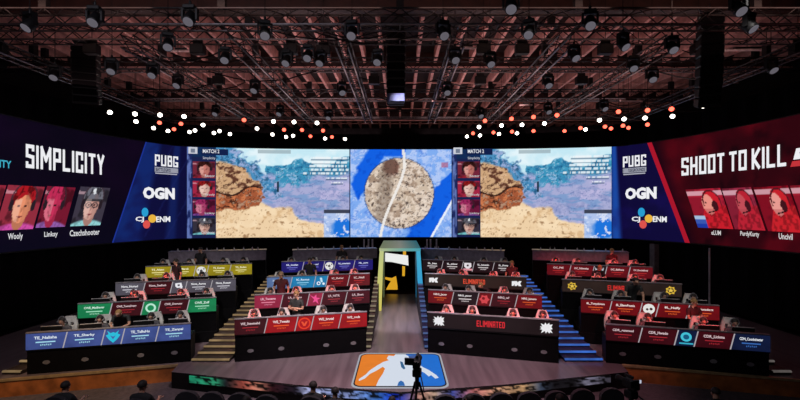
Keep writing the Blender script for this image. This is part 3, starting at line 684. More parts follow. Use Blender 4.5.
# LED ribbon on the stage front
rib = thing('stage_front_ribbon', 'narrow LED ribbon with coloured pictures along the front stage edge', 'LED strip')
fl = [(-5.75, 11.807), (-2.7, 11.07), (0, 10.61), (2.7, 11.07), (5.75, 11.807)]
def ribbon_col(q):                        # q 0..1 along; returns sRGB base
    keys = [(0, (30, 130, 96)), (.07, (50, 150, 110)), (.09, (26, 30, 34)), (.13, (150, 70, 60)), (.17, (200, 130, 110)), (.2, (50, 20, 26)), (.25, (30, 24, 34)), (.28, (170, 176, 220)), (.38, (140, 156, 214)), (.45, (60, 110, 190)), (.49, (20, 50, 190)), (.54, (170, 120, 110)), (.58, (180, 150, 130)), (.62, (70, 80, 160)), (.67, (190, 110, 110)), (.73, (200, 150, 120)), (.79, (180, 140, 100)), (.83, (60, 70, 90)), (.86, (24, 22, 26)), (.91, (24, 22, 26)), (.94, (120, 116, 136)), (1, (60, 56, 66))]
    for (a, c), (b, d) in zip(keys, keys[1:]):
        if a <= q <= b:
            t = (q-a)/(b-a); return [c[i]+(d[i]-c[i])*t for i in range(3)]
    return keys[-1][1]
fr = MB()
for k, (a, b) in enumerate(zip(fl, fl[1:])):
    nseg = 60; vs = []; cols = []
    d = (Vector(b)-Vector(a)).normalized(); n = Vector((d.y, -d.x))
    A = Vector(a)+n*.05; B = Vector(b)+n*.05
    mbh = MB(); mbh.prism([A, B, B-n*.05, A-n*.05][::-1], -.25, -.01)
    mbh.build('ribbon_housing', BLACKP, rib)
    for j in range(6):
        for i in range(nseg+1):
            p = A.lerp(B, i/nseg)+n*.004; z = -.02-.2*j/5; vs.append((p.x, p.y, z))
            q = (k+i/nseg)/4; c = np.array(ribbon_col(q)); nz = float(fbm(np.array([q*90]), np.array([j*.9]), 71, 3)[0])
            cols.append(srgb_lin(c*(.35+1.3*nz)*(0.25 if nz < .38 else 1)))
    fs = [(j*(nseg+1)+i, (j+1)*(nseg+1)+i, (j+1)*(nseg+1)+i+1, j*(nseg+1)+i+1) for j in range(5) for i in range(nseg)]
    me = bpy.data.meshes.new('ribbon_screen'); me.from_pydata(vs, [], fs); ca = me.color_attributes.new('Col', 'FLOAT_COLOR', 'POINT')
    ca.data.foreach_set('color', np.c_[np.array(cols), np.ones(len(cols))].astype(np.float32).ravel()); me.materials.append(em_attr(.8))
    o = bpy.data.objects.new('ribbon_screen', me); COL.objects.link(o); o.parent = rib
# floor emblem
def rrect(x0, x1, y0, y1, r, n=6):
    out = []
    for cx, cy, a in ((x1-r, y0+r, -90), (x1-r, y1-r, 0), (x0+r, y1-r, 90), (x0+r, y0+r, 180)):
        for k in range(n+1):
            t = math.radians(a+90*k/n); out.append((cx+r*math.cos(t), cy+r*math.sin(t)))
    return out
EX, EY0, EY1 = 1.26, 10.84, 13.52
emb = thing('floor_emblem', 'orange and blue rounded emblem with white silhouette set into the stage floor', 'emblem', (0, (EY0+EY1)/2, 0))
cy = (EY0+EY1)/2; hd = (EY1-EY0)/2
def dec(name, pts, z, m):
    mb = MB(); mb.prism(pts, .0, z); return mb.build(name, m, emb)
dec('outer_border', rrect(-EX, EX, -hd, hd, .26), .004, em((206, 210, 220), .6))
dec('inner_border', rrect(-EX+.05, EX-.05, -hd+.08, hd-.08, .23), .006, em((24, 26, 34), .6))
def clip_half(pts, sgn): return [(x, y) for x, y in pts]
inn = rrect(-EX+.085, EX-.085, -hd+.14, hd-.14, .2)
inl = [p for p in inn if p[0] <= 0]; inr = [p for p in inn if p[0] > 0]
yb_, yt_ = -hd+.14, hd-.14
dec('orange_half', [(0, yb_)]+[(0, yt_)]+inl, .008, em((244, 134, 36), .82, .04))
dec('blue_half', [(0, yt_), (0, yb_)]+inr, .008, em((16, 116, 220), .82, .04))
def fe(px, py):                           # emblem drawing on its floor plane from sketch coords: x in [-1,1], y in [0,1] front->back
    return (px*(EX-.085), yb_+(yt_-yb_)*py)
white = [(-.52, 0), (-.48, .16), (-.40, .34), (-.36, .5), (-.42, .56), (-.58, .42), (-.70, .34), (-.80, .2), (-.92, .13), (-.93, .18), (-.80, .31), (-.72, .44), (-.56, .6), (-.42, .72), (-.28, .78), (-.34, .84), (-.30, .95), (-.16, .93), (-.12, 1), (.14, 1), (.22, .93), (.30, .9), (.24, .80), (.36, .76), (.46, .66), (.56, .54), (.68, .46), (.84, .3), (.88, .22), (.80, .2), (.72, .3), (.66, .26), (.58, .36), (.5, .42), (.44, .4), (.40, .25), (.42, 0)]
dec('silhouette', [fe(*p) for p in white], .011, em((222, 232, 246), .86))
dec('tie', [fe(*p) for p in ((.0, .74), (.06, .72), (.13, .5), (.09, .47), (.03, .54))], .014, em((44, 104, 150), .8))
dec('knee_gap', [fe(*p) for p in ((-.06, 0), (-.03, .1), (.02, .14), (.08, .1), (.11, 0))], .014, em((40, 112, 190), .8))
dec('hat_detail', [fe(*p) for p in ((.24, .84), (.34, .8), (.5, .86), (.52, .95), (.36, .97), (.22, .93))], .013, em((64, 96, 160), .8))  # blue detail of the emblem drawing

# ================================================================== TEAM DESKS, RISERS
FLOORS = [0, .35, .70, 1.05, 1.40]
BLK = {   # mid x, angle, length, parapet tops, mid y per row (4 desks + counter)
 'A': (-8.32, math.radians(14.3), 4.12, [1.13, 1.48, 1.83, 2.18], [12.23, 14.28, 16.18, 18.08, 20.0], 'far-left block'),
 'B': (-3.06, math.radians(14.0), 3.95, [1.26, 1.60, 1.94, 2.28], [13.17, 15.07, 16.82, 18.82, 20.8], 'block left of walkway'),
 'C': (2.87, math.radians(-14.8), 3.92, [1.26, 1.60, 1.94, 2.28], [13.08, 15.08, 16.76, 18.64, 20.5], 'block right of walkway'),
 'D': (8.12, math.radians(-15.6), 4.04, [1.13, 1.48, 1.83, 2.18], [12.1, 14.06, 15.97, 17.91, 19.9], 'far-right block')}
ROWN = ['front row', 'second row', 'third row', 'fourth row']
ROWX = {'A': [-8.20, -8.32, -8.37, -8.40, -8.45], 'B': [-2.97, -3.02, -3.14, -3.14, -3.1], 'C': [2.76, 2.92, 2.89, 2.90, 2.9], 'D': [8.0, 8.09, 8.17, 8.26, 8.3]}
def W(blk, row, lx, ly, z):              # local desk coordinates -> world
    mx, a, L, tops, ym, nm = BLK[blk]
    mx = ROWX[blk][row]
    return Vector((mx+lx*math.cos(a)-ly*math.sin(a), ym[row]+lx*math.sin(a)+ly*math.cos(a), z))
RISER = mat('riser_carpet', (8, 7, 9), .9); RISER.node_tree.nodes['Principled BSDF'].inputs['Specular IOR Level'].default_value = .1
nr = 40
for b, (mx, a, L, tops, ym, nm) in BLK.items():
    for k in range(1, 5):
        dep = (ym[k+1]-ym[k])*math.cos(a) if k < 4 else 1.6
        mb = MB(); M = Matrix.Rotation(a, 3, 'Z')
        c = W(b, k, 0, -.08+dep/2, 0)
        mb.box((0, 0, FLOORS[k]/2), (L+.06, dep, FLOORS[k]-.0))
        o = struct(mb.build('trim_%d' % nr, RISER)); nr += 1; o.location = (c.x, c.y, 0); o.rotation_euler = (0, 0, a)

SEG = [0, .225, .45, .57, .785, 1]
SEAT_F = [.1125, .3375, .6775, .8925]
CL = {'blue': ((70, 88, 156), (226, 236, 246), (170, 226, 246)), 'green': ((24, 140, 86), (220, 246, 232), (170, 236, 200)),
      'dred': ((66, 12, 22), (226, 200, 204), (170, 40, 50)), 'grey': ((92, 88, 100), (240, 240, 244), (214, 212, 222)),
      'yellow': ((168, 150, 26), (250, 246, 200), (252, 244, 160)), 'red': ((172, 14, 26), (250, 226, 226), (250, 90, 40)),
      'pink': ((166, 40, 74), (244, 190, 208), (236, 140, 166)), 'maroon': ((76, 14, 28), (222, 190, 196), (180, 60, 70)),
      'cyan': ((30, 138, 196), (220, 240, 250), (150, 220, 246)), 'pale': ((96, 124, 176), (200, 214, 236), (170, 190, 226)),
      'violet': ((36, 30, 120), (220, 226, 250), (120, 120, 220)), 'black': ((34, 20, 26), (240, 236, 238), (230, 220, 222)),
      'navy': ((20, 30, 64), (236, 240, 248), (60, 110, 190)), 'redo': ((118, 12, 22), (246, 226, 220), (232, 96, 40)), 'dredo': ((110, 14, 26), (236, 206, 204), (196, 50, 50))}
DIV = em((190, 184, 190), .75)
def star_pts(n, r0, r1, cx=.5, cy=.5, ph=0):
    return [(cx+(r0 if k % 2 == 0 else r1)*math.cos(ph+math.pi*k/n), cy+(r0 if k % 2 == 0 else r1)*math.sin(ph+math.pi*k/n)) for k in range(2*n)]
def disc_pts(r, n=20, cx=.5, cy=.5): return [(cx+r*math.cos(2*math.pi*k/n), cy+r*math.sin(2*math.pi*k/n)) for k in range(n)]
LOGO = {
 'spike': [([(.5, .02), (.78, .3), (.98, .62), (.8, .72), (.88, .98), (.66, .78), (.5, .86), (.34, .78), (.12, .98), (.2, .72), (.02, .62), (.22, .3)], (40, 196, 226)), ([(.5, .3), (.68, .6), (.5, .5), (.32, .6)], (70, 96, 170))],
 'orb': [(disc_pts(.42), (190, 240, 216)), (disc_pts(.26), (24, 140, 86))],
 'hook': [([(.2, .9), (.75, .95), (.85, .5), (.72, .05), (.58, .06), (.66, .45), (.36, .42), (.2, .6)], (240, 240, 246)), ([(.4, .78), (.6, .8), (.6, .6), (.42, .6)], (92, 88, 100))],
 'ball': [(disc_pts(.48), (232, 232, 228)), (star_pts(5, .2, .1), (40, 40, 48)), (disc_pts(.08, 10, .2, .6), (70, 70, 80)), (disc_pts(.08, 10, .78, .7), (70, 70, 80)), (disc_pts(.08, 10, .6, .16), (70, 70, 80))],
 'ring': [(disc_pts(.5), (236, 60, 34)), (disc_pts(.38), (176, 14, 26)), ([(.24, .66), (.4, .66), (.5, .46), (.6, .66), (.76, .66), (.58, .28), (.42, .28)], (240, 84, 50))],
 'bird': [([(.02, .98), (.4, .72), (.62, .98), (.64, .66), (.98, .6), (.72, .44), (.82, .04), (.54, .3), (.3, .2), (.42, .5)], (246, 84, 150))],
 'rings': [(disc_pts(.2, 16, .28, .3), (236, 246, 252)), (disc_pts(.1, 12, .28, .3), (20, 90, 160)), (disc_pts(.13, 14, .78, .24), (236, 246, 252)), ([(.4, .9), (.62, .9), (.7, .42), (.5, .4)], (200, 236, 250))],
 'shield': [([(.12, .95), (.88, .95), (.92, .5), (.5, .12), (.08, .5)], (232, 226, 230)), ([(.0, .26), (1, .26), (1, .04), (0, .04)], (226, 150, 160)), (disc_pts(.12, 12, .5, .64), (60, 40, 50))],
 'rblob': [(star_pts(6, .48, .34), (216, 70, 76)), (disc_pts(.14, 10, .42, .6), (120, 14, 26))],
 'globe': [(disc_pts(.36, 18, .5, .6), (70, 200, 224)), (disc_pts(.2, 12, .5, .6), (24, 90, 130)), ([(.05, .14), (.95, .14), (.95, .04), (.05, .04)], (60, 180, 210))],
 'skull': [(disc_pts(.46, 18, .5, .56), (236, 234, 230)), ([(.3, .2), (.7, .2), (.66, 0), (.34, 0)], (226, 224, 220)), (disc_pts(.1, 10, .36, .52), (60, 20, 26)), (disc_pts(.12, 10, .66, .56), (60, 20, 26))],
 'wolf': [([(.05, .95), (.3, .7), (.5, .8), (.7, .7), (.95, .95), (.86, .4), (.5, .02), (.14, .4)], (190, 198, 206)), ([(.3, .5), (.45, .42), (.42, .56)], (30, 34, 40)), ([(.7, .5), (.55, .42), (.58, .56)], (30, 34, 40))]}
TEAMS = {
 ('A', 0): ('blue', [('TE_Nalisha', 'blue'), ('TE_Sharky', 'blue'), ('TE_TaBuHu', 'blue'), ('TE_Zanpal', 'blue')], 'spike', 'blue'),
 ('A', 1): ('green and dark red', [('CWE_Madfrager', 'green'), ('CWE_TwwxDrang', 'dred'), ('CWE_Dreguser', 'dred'), ('CWE_Zoff', 'green')], 'orb', 'green'),
 ('A', 2): ('grey', [('Nova_Nomad', 'grey'), ('Nova_Seallost', 'dred'), ('Nova_Auroa', 'grey'), ('Nova_Rusaer', 'grey')], 'hook', 'grey'),
 ('A', 3): ('yellow', [('TS_Alexx', 'yellow'), ('TS_Marek', 'yellow'), ('TS_Kumaa', 'yellow'), ('TS_Rolso', 'yellow')], 'ball', 'yellow'),
 ('B', 0): ('bright red', [('WE_Stewmehd', 'dred'), ('WE_Tweaks', 'red'), ('WE_brutal', 'red'), ('WE_gods', 'red')], 'ring', 'red'),
 ('B', 1): ('pink and maroon', [('LR_Tweems', 'pink'), ('LR_Jaomo', 'maroon'), ('LR_NITR', 'maroon'), ('LR_Bnet', 'maroon')], 'bird', 'pink'),
 ('B', 2): ('cyan and red', [('IC_Paled', 'pale'), ('IC_Raveus', 'cyan'), ('IC_Zoiger', 'dredo'), ('IC_Null', 'dredo')], 'rings', 'cyan'),
 ('B', 3): ('violet-blue', [('NL_louden', 'violet'), ('NL_awsd', 'violet'), ('NL_tweemann', 'violet'), ('NL_avrn', 'violet')], 'ball', 'violet'),
 ('C', 1): ('red and black', [('NRG_Jeunr', 'redo'), ('NRG_yaoor', 'black'), ('NRG_wf', 'dred'), ('NRG_Jumero', 'redo')], 'rblob', 'redo'),
 ('C', 3): ('black', [('SL_bae', 'black'), ('SL_sidow', 'black'), ('SL_lunovin', 'black'), ('SL_Kony', 'black')], 'shield', 'black'),
 ('D', 0): ('black and teal', [('CDR_gunmool', 'dred'), ('CDR_Hwedo', 'dred'), ('CDR_Lickms', 'dred'), ('CDN_Coochchester', 'navy')], 'globe', 'navy'),
 ('D', 1): ('red with orange text', [('8L_Tonyshimm', 'redo'), ('8L_ElievoPounie', 'redo'), ('8L_Neffy', 'redo'), ('8L_Lionsdogz', 'redo')], 'skull', 'redo'),
 ('D', 3): ('dark red', [('OC_F4S', 'dredo'), ('OC_Fallenelas', 'dredo'), ('OC_Bafhenz', 'dredo'), ('OC_Knuckelboxy', 'dredo')], 'wolf', 'black')}
ELIM = {('C', 0): ('white', (206, 40, 48)), ('C', 2): ('white', (214, 74, 50)), ('D', 2): ('yellow', (196, 44, 40))}
EMB = {('C', 0): [([(0, .62), (.2, .6), (.08, .9), (.34, .78), (.44, 1), (.55, .8), (.74, 1), (.76, .8), (1, .86), (.9, .62), (1, .42), (.84, .38), (1, .06), (.8, .14), (.74, 0), (.6, .18), (.46, 0), (.4, .22), (.1, 0), (.2, .32), (0, .34), (.14, .46)], (236, 236, 238))],
       ('C', 2): [([(.0, .75), (.5, .8), (.62, .62), (.74, .8), (1, .8), (.86, .5), (1, .2), (.7, .2), (.6, .36), (.5, .2), (.3, .2), (.28, .4), (.16, .2), (0, .2)], (236, 236, 238))],
       ('D', 2): [(star_pts(7, .5, .36), (222, 182, 60)), (disc_pts(.3), (60, 44, 24)), (star_pts(5, .34, .12, .5, .5, .3), (232, 196, 80))]}
TOPM = mat('desk_laminate', (128, 124, 128), .4)
def flat(pts, x0, x1, z0, z1, y0, y1, name, m, parent):
    mb = MB(); mb.slab([(x0+(x1-x0)*p, z0+(z1-z0)*q) for p, q in pts], y0, y1); return mb.build(name, m, parent)
def dtext(txt, x0, x1, z0, z1, y, name, m, parent, bold=.015):
    g, fs = blocktext(txt) if bold == 'block' else glyphs(txt, bold); mb = MB(); mb.add([(x0+(x1-x0)*p, y, z0+(z1-z0)*q) for p, q in g], fs); return mb.build(name, m, parent)
PH = .47                                  # height of the LED front
for b in 'ABCD':
    mx, a, L, tops, ym, bname = BLK[b]
    for r in range(4):
        fz = FLOORS[r]; top = tops[r]-fz; loc = W(b, r, 0, 0, fz)
        el = (b, r) in ELIM
        if el: lab = 'dark team desk lettered ELIMINATED between %s emblems, %s, %s' % (ELIM[(b, r)][0], ROWN[r], bname)
        else: lab = 'team desk with %s name screens, %s, %s' % (TEAMS[(b, r)][0], ROWN[r], bname)
        d = thing('team_desk', lab, 'desk', loc, a, 'team desks on the tiers')
        mb = MB(); mb.box((0, .03, top-PH/2-.01), (L, .06, PH+.02)); mb.build('front_panel', BLACKP, d)
        mb = MB(); mb.box((0, .035, top+.012), (L+.02, .09, .025)); mb.build('top_rail', TOPM, d)
        mb = MB(); mb.box((0, .05, (top-PH)/2), (L-.02, .04, top-PH)); mb.build('skirt', BLACK, d)
        mb = MB(); mb.bbox((0, .40, .735), (L-.06, .62, .035), .008); mb.build('desktop', BLACKP, d)
        for s in (-1, 1):
            mb = MB(); mb.box((s*(L/2-.03), .39, .36), (.04, .58, .715)); mb.build('side_panel', BLACKP, d)
        zb, zt = top-PH+.02, top-.015; sl = .05
        if el:
            mb = MB(); mb.box((0, -.008, (zb+zt)/2), (L-.02, .012, zt-zb)); p = mb.build('message_screen', em((38, 24, 27) if b == 'C' and r == 0 else (60, 44, 40), .5, .35, 1.2), d)
            zc = (zb+zt)/2
            dtext('ELIMINATED', -.42, .42, zc-.10, zc+.10, -.02, 'message', em(ELIM[(b, r)][1], 1.15), p, 'block')
            for s in (-1, 1):
                for q, (pts, c) in enumerate(EMB[(b, r)]):
                    flat(pts, s*(L/2-.36)-.18, s*(L/2-.36)+.18, zc-.16, zc+.16, -.018-.004*q, -.012, 'emblem', em(c, .95), p)
        else:
            nm, names, logo, lc = TEAMS[(b, r)]
            order = [names[0], names[1], None, names[2], names[3]]
            for k in range(5):
                x0, x1 = -L/2+L*SEG[k], -L/2+L*SEG[k+1]
                e0 = 0 if k == 0 else sl; e1 = 0 if k == 4 else sl
                c = CL[order[k][1]] if order[k] else CL[lc]
                mb = MB(); mb.slab([(x0-e0, zb), (x1-e1, zb), (x1+e1, zt), (x0+e0, zt)], -.014, -.002)
                p = mb.build('name_screen' if order[k] else 'logo_screen', em(c[0], .72, .22, 2.2), d)
                w_ = x1-x0; xm = (x0+x1)/2
                if order[k]:
                    hw = w_*.5*min(.62, .26+.032*len(order[k][0]))
                    dtext(order[k][0], xm-hw, xm+hw, zb+.265, zb+.355, -.017, 'player_name', em(c[1], .9), p, .03)
                    mb = MB(); mb.box((xm, -.016, zb+.195), (w_*.5, .003, .032 if order[k][1] not in ('dred', 'maroon', 'dredo', 'redo') else .025)); mb.build('underline', em(c[2], .85), p)
                    mb = MB()
                    for q in range(6): mb.box((xm-w_*.12+q*w_*.05, -.016, zb+.115+.008*(q % 2)), (w_*.03, .003, .04))
                    mb.build('small_print', em(c[2], .7), p)
                else:
                    for q, (pts, cc) in enumerate(LOGO[logo]):
                        flat(pts, xm-.19, xm+.19, zb+.04, zb+.40, -.02-.004*q, -.014, 'logo', em(cc, .9), p)
                if k:
                    mb = MB(); mb.slab([(x0-sl-.014, zb), (x0-sl+.014, zb), (x0+sl+.014, zt), (x0+sl-.014, zt)], -.022, -.012); mb.build('divider', DIV, d)
        if r == 0:
            for f in SEAT_F:
                mb = MB(); mb.slab([(-L/2+L*f+.09*math.cos(t*math.pi/8), .3+.055*math.sin(t*math.pi/8)) for t in range(16)], .018, .028); mb.build('skirt_badge', GREYP, d)

# ------------------------------------------------------------------ chairs, monitors, players
def make_chair():
    t = thing('gaming_chair', 'x', 'chair', group='gaming chairs on the tiers')
    sm_ = []
    mb = MB(); mb.bbox((0, -.02, .47), (.50, .50, .10), .03); mb.build('seat', BLACKP, t)
    mb = MB()                            # backrest with two harness slots, leaning back slightly
    def Y(z): return .25+(z-.5)*.12
    def bar(x0, x1, z0, z1, y=.09):
        vs = [(x, Y(z)+dy, z) for dy in (0, y) for x, z in ((x0[0], z0), (x1[0], z0), (x1[1], z1), (x0[1], z1))]
        mb.add(vs, [(0,1,2,3), (7,6,5,4), (0,4,5,1), (1,5,6,2), (2,6,7,3), (3,7,4,0)])
    bar((-.20, -.27), (.20, .27), .5, .80); bar((-.27, -.27), (.27, .27), .80, 1.0); bar((-.27, -.235), (-.15, -.14), 1.0, 1.12); bar((.15, .14), (.27, .235), 1.0, 1.12)
    bar((-.05, -.045), (.05, .045), 1.0, 1.12); bar((-.235, -.16), (.235, .16), 1.12, 1.30)
    mb.build('backrest', WHITEL, t)
    mb = MB(); mb.bbox((0, .29, .72), (.2, .06, .34), .02); mb.build('back_insert', BLACKP, t)
    mb = MB(); mb.tube((0, 0, .12), (0, 0, .43), .03, n=10); mb.build('gas_column', STEEL, t)
    mb = MB()
    for k in range(5):
        q = 2*math.pi*k/5; mb.tube((0, 0, .12), (.28*math.cos(q), .28*math.sin(q), .075), .025, .018, 6); mb.ball((.28*math.cos(q), .28*math.sin(q), .032), (.03, .03, .03), 8, 5)
    mb.build('star_base', BLACKP, t)
    for s in (-1, 1):
        mb = MB(); mb.box((s*.28, 0, .58), (.04, .06, .22)); mb.bbox((s*.28, -.03, .70), (.08, .26, .03), .01); mb.build('armrest', BLACKP, t)
    return t
def make_monitor():
    t = thing('monitor', 'x', 'monitor', group='monitors on the team desks')
    mb = MB(); mb.bbox((0, 0, .30), (.54, .035, .32), .01); mb.build('screen_shell', BLACKP, t)
    mb = MB(); mb.box((0, 0, .465), (.54, .04, .012)); mb.build('lit_top_edge', EDGE, t)  # light falling from above, put into the colour of the rim
    mb = MB(); mb.box((0, .019, .30), (.51, .004, .28)); mb.build('display', em((120, 150, 190), .5), t)
    mb = MB(); mb.box((0, -.03, .17), (.045, .03, .32)); mb.build('stand_neck', EDGE, t)
    mb = MB(); mb.bbox((0, -.02, .01), (.22, .18, .018), .008); mb.build('stand_base', GREYP, t)
    return t
def make_pc():
    t = thing('keyboard', 'x', 'keyboard', group='keyboards on the team desks')
    mb = MB(); mb.bbox((0, 0, .012), (.42, .14, .022), .006); mb.build('case', BLACKP, t)
    mb = MB()
    for i in range(14):
        for j in range(5): mb.box((-.19+i*.029, -.052+j*.026, .027), (.022, .02, .008))
    mb.build('keys', GREYP, t)
    return t
chairP = Proto(make_chair()); monP = Proto(make_monitor())
pl = thing('player', 'x', 'person', group='players seated at the team desks')
plP = Proto(make_person(pl, SIT, JERSEY, HAIRD, True, sleeves='short'))
POSN = ['leftmost seat', 'second seat from left', 'second seat from right', 'rightmost seat']
REDL = []
for b in 'ABCD':
    mx, a, L, tops, ym, bname = BLK[b]
    for r in range(4):
        fz = FLOORS[r]
        for k, f in enumerate(SEAT_F):
            lx = (f-.5)*L; j = RNG.uniform(-.05, .05, 3); where = 'at the %s in the %s of the %s' % (POSN[k], ROWN[r], bname)
            short = '%s, %s, %s' % (POSN[k], ROWN[r], bname)
            p = W(b, r, lx+j[0], .98+j[1], fz); chairP.put('pale gaming chair with slotted back, '+short, p, a+j[2]*3, (.82, .9, .965))
            p2 = W(b, r, lx+.0+j[0], .92+j[1], fz); plP.put('seated player in headset, '+short, p2, a+j[2]*3)
            p3 = W(b, r, lx+j[2], .36, fz+.7525); monP.put('dark monitor seen from behind, '+short, p3, a+j[0]*2+math.pi*0)
            dead = (b, r) in ELIM or TEAMS[(b, r)][1][k][1] in ('dred', 'maroon', 'dredo')
            if dead: REDL.append(W(b, r, lx, .45, fz+1.35))

# ------------------------------------------------------------------ counters of the top row
CNT = mat('counter_laminate', (130, 120, 134), .5)
bott = MB(); 
def make_bottle():
    t = thing('drink_bottle', 'x', 'bottle', group='bottles on the top-row counters')
    mb = MB(); mb.lathe([(.032, 0), (.034, .02), (.034, .14), (.014, .18), (.014, .2)], 10); mb.build('bottle_body', mat('clear_plastic', (190, 190, 200), .2), t, True)
    mb = MB(); mb.lathe([(.016, .2), (.016, .225)], 8); mb.build('bottle_cap', mat('white_cap', (214, 210, 214), .4), t)
    return t
botP = Proto(make_bottle())
for b in 'ABCD':
    mx, a, L, tops, ym, bname = BLK[b]
    loc = W(b, 4, 0, 0, 1.4)
    d = thing('counter', 'long plain grey counter in the top row of the '+bname, 'counter', loc, a, 'grey counters along the top row')
    LL = L+.1
    mb = MB(); mb.box((0, .03, .95), (LL, .06, .46)); mb.build('front_panel', CNT, d)
    mb = MB(); mb.box((0, .04, .36), (LL-.04, .04, .72)); mb.build('skirt', BLACK, d)
    mb = MB(); mb.bbox((0, .28, 1.19), (LL+.04, .6, .03), .008); mb.build('countertop', TOPM, d)
    for s in (-1, 1):
        mb = MB(); mb.box((s*(LL/2-.03), .32, .59), (.04, .5, 1.17)); mb.build('side_panel', BLACKP, d)
    xs = [(-1.75, .1), (-1.3, .2), (-1.1, .12), (-.55, .15), (-.1, .22), (.25, .1), (.7, .18), (1.15, .12), (1.5, .2), (1.8, .12)]
    for k, (x, y) in enumerate(xs):
        p = W(b, 4, x+RNG.uniform(-.06, .06), y, 1.4+1.205)
        botP.put('small clear bottle on the grey counter, %s from left, %s' % (ordw(k), bname), p, 0, (.9, .9, .6))

# ------------------------------------------------------------------ lit stairs
def make_stairs(label, cx, w_, y0, y1, top, n, ang, lit, treadm):
    t = thing('lit_stairs', label, 'stairs', (cx, y0, 0), ang, 'lit aisle stairs between the blocks')
    run = (y1-y0)/n; rise = top/n
    for k in range(n):
        mb = MB(); mb.box((0, run*(k+.5), rise*(k+1)/2), (w_, run, rise*(k+1)))
        s = mb.build('step', treadm, t)
        mb = MB(); mb.box((0, run*k+.02, rise*(k+1)+.008), (w_, .05, .02)); mb.box((0, run*k-.008, rise*(k+1)-.015), (w_, .016, .03)); mb.build('led_nosing', lit, s)
    return t
GOLDL = em((176, 146, 104), .5, .45, 2); GOLDT = mat('gold_lit_tread', (44, 34, 28), .6)
BLUEL = em((60, 110, 206), .7, .45, 2); BLUET = mat('dark_blue_tread', (20, 24, 60), .6)
PALEL = em((140, 132, 128), .35, .3, 4)
make_stairs('wide aisle stairs with gold-lit nosings left of the walkway blocks', -5.62, 1.12, 12.75, 20.6, 1.4, 20, math.radians(0), GOLDL, GOLDT)
make_stairs('wide aisle stairs with blue-lit nosings right of the walkway blocks', 5.45, 1.12, 12.75, 20.6, 1.4, 18, math.radians(0), BLUEL, BLUET)
make_stairs('far left stairs with dim gold nosings beside the blue-screened desk', -10.62, .5, 11.75, 19.8, 1.4, 15, math.radians(0), GOLDL, GOLDT)
make_stairs('far right stairs with dim grey nosings beside the last desks', 10.45, .5, 11.75, 19.8, 1.4, 15, math.radians(0), PALEL, GOLDT)
make_stairs('narrow stairs with cream nosings on the left edge of the walkway', -1.05, .22, 13.9, 20.2, 1.4, 15, 0, em((176, 160, 132), .5), GOLDT)
make_stairs('narrow stairs with blue nosings on the right edge of the walkway', .90, .22, 13.9, 20.2, 1.4, 15, 0, em((90, 120, 180), .55), BLUET)

# ------------------------------------------------------------------ tunnel
tn = thing('tunnel_portal', 'glowing yellow and cyan entrance tunnel at the end of the walkway', 'tunnel', (0, 19.2, 0))
D_ = 4.9; TH = 2.76
def vcol_mesh(name, vs, fs, cols, m, parent):
    me = bpy.data.meshes.new(name); me.from_pydata(vs, [], fs); ca = me.color_attributes.new('Col', 'FLOAT_COLOR', 'POINT')
    ca.data.foreach_set('color', np.c_[srgb_lin(np.array(cols, float)), np.ones(len(cols))].astype(np.float32).ravel()); me.materials.append(m)
    o = bpy.data.objects.new(name, me); COL.objects.link(o); o.parent = parent; return o
HEX = [(0,1,3,2), (4,6,7,5), (0,4,5,1), (2,3,7,6), (0,2,6,4), (1,5,7,3)]
for s, ct, cb, nm in ((-1, (196, 206, 140), (214, 202, 96), 'yellow'), (1, (70, 176, 206), (40, 150, 220), 'cyan')):
    vs = []; cols = []
    for x_t, x_b in ((.90, 1.10), (.74, .84)):
        for y in (0, .35):
            for z, x in ((0, x_b), (TH, x_t)):
                vs.append((s*x, y, z)); cols.append(cb if z == 0 else ct)
    o = vcol_mesh('light_post', vs, HEX, cols, em_attr(.92), tn); o['label'] = nm+' glowing post'
    mb = MB(); mb.box((s*.86, D_/2+.2, TH/2), (.06, D_-.4, TH)); mb.build('side_wall', BLACKP, tn)
    mb = MB(); mb.box((s*.82, D_*.55, TH/2), (.02, .12, TH-.1)); mb.build('light_strip', em((150, 170, 120) if s < 0 else (40, 150, 200), .6), tn)
nx = 12; vs = []; cols = []
for y in (0, D_):
    for i in range(nx+1):
        q = i/nx; vs.append((-.92+1.84*q, y, TH+.03))
        c0 = np.array((150, 164, 120)); c1 = np.array((176, 182, 168)); c2 = np.array((56, 140, 150)); c = c0+(c1-c0)*q*2 if q < .5 else c1+(c2-c1)*(q-.5)*2
        cols.append(c*(.85 if y == 0 else .8))
vcol_mesh('roof_skin', vs, [(i, i+1, nx+2+i, nx+1+i) for i in range(nx)], cols, em_attr(.6), tn)
mb = MB(); mb.box((0, D_/2, TH-.02), (1.84, D_, .08)); mb.build('roof_slab', BLACKP, tn)
vs = []; cols = []
for z in (TH-.10, TH+.03):
    for i in range(nx+1):
        q = i/nx; vs.append((-.92+1.84*q, -.012, z)); c = np.array((206, 214, 160))*(1-q)+np.array((80, 180, 200))*q; cols.append(c)
vcol_mesh('roof_light', vs, [(i, i+1, nx+2+i, nx+1+i) for i in range(nx)], cols, em_attr(.7), tn)
bd = thing('backstage_board', 'black backdrop board with white banner and yellow figure inside the tunnel', 'board', (0, 24.25, 0))
mb = MB(); mb.box((0, .05, 1.4), (2.2, .06, 2.8)); mb.build('backing', BLACK, bd)
flat([(0, 0), (1, 0), (1, 1), (0, 1)], 0, 1, 0, 1, 0, .001, 'tmp', BLACK, bd); bpy.data.objects.remove(bpy.data.objects['tmp'])
def bpoly(pts, y0, m, nm):
    z = 24.25; mb = MB(); q = [((px-400)*z/F, HC-(py-HY)*z/F) for px, py in pts]; q = q if True else q
    mb.slab(q, y0-.02, y0); return mb.build(nm, m, bd)
YEL = em((226, 168, 40), .9)
bpoly([(383.5, 252.5), (408, 255.5), (408.5, 265.5), (392, 262), (384, 261.5)][::-1], 0, em((240, 242, 240), .95), 'banner')
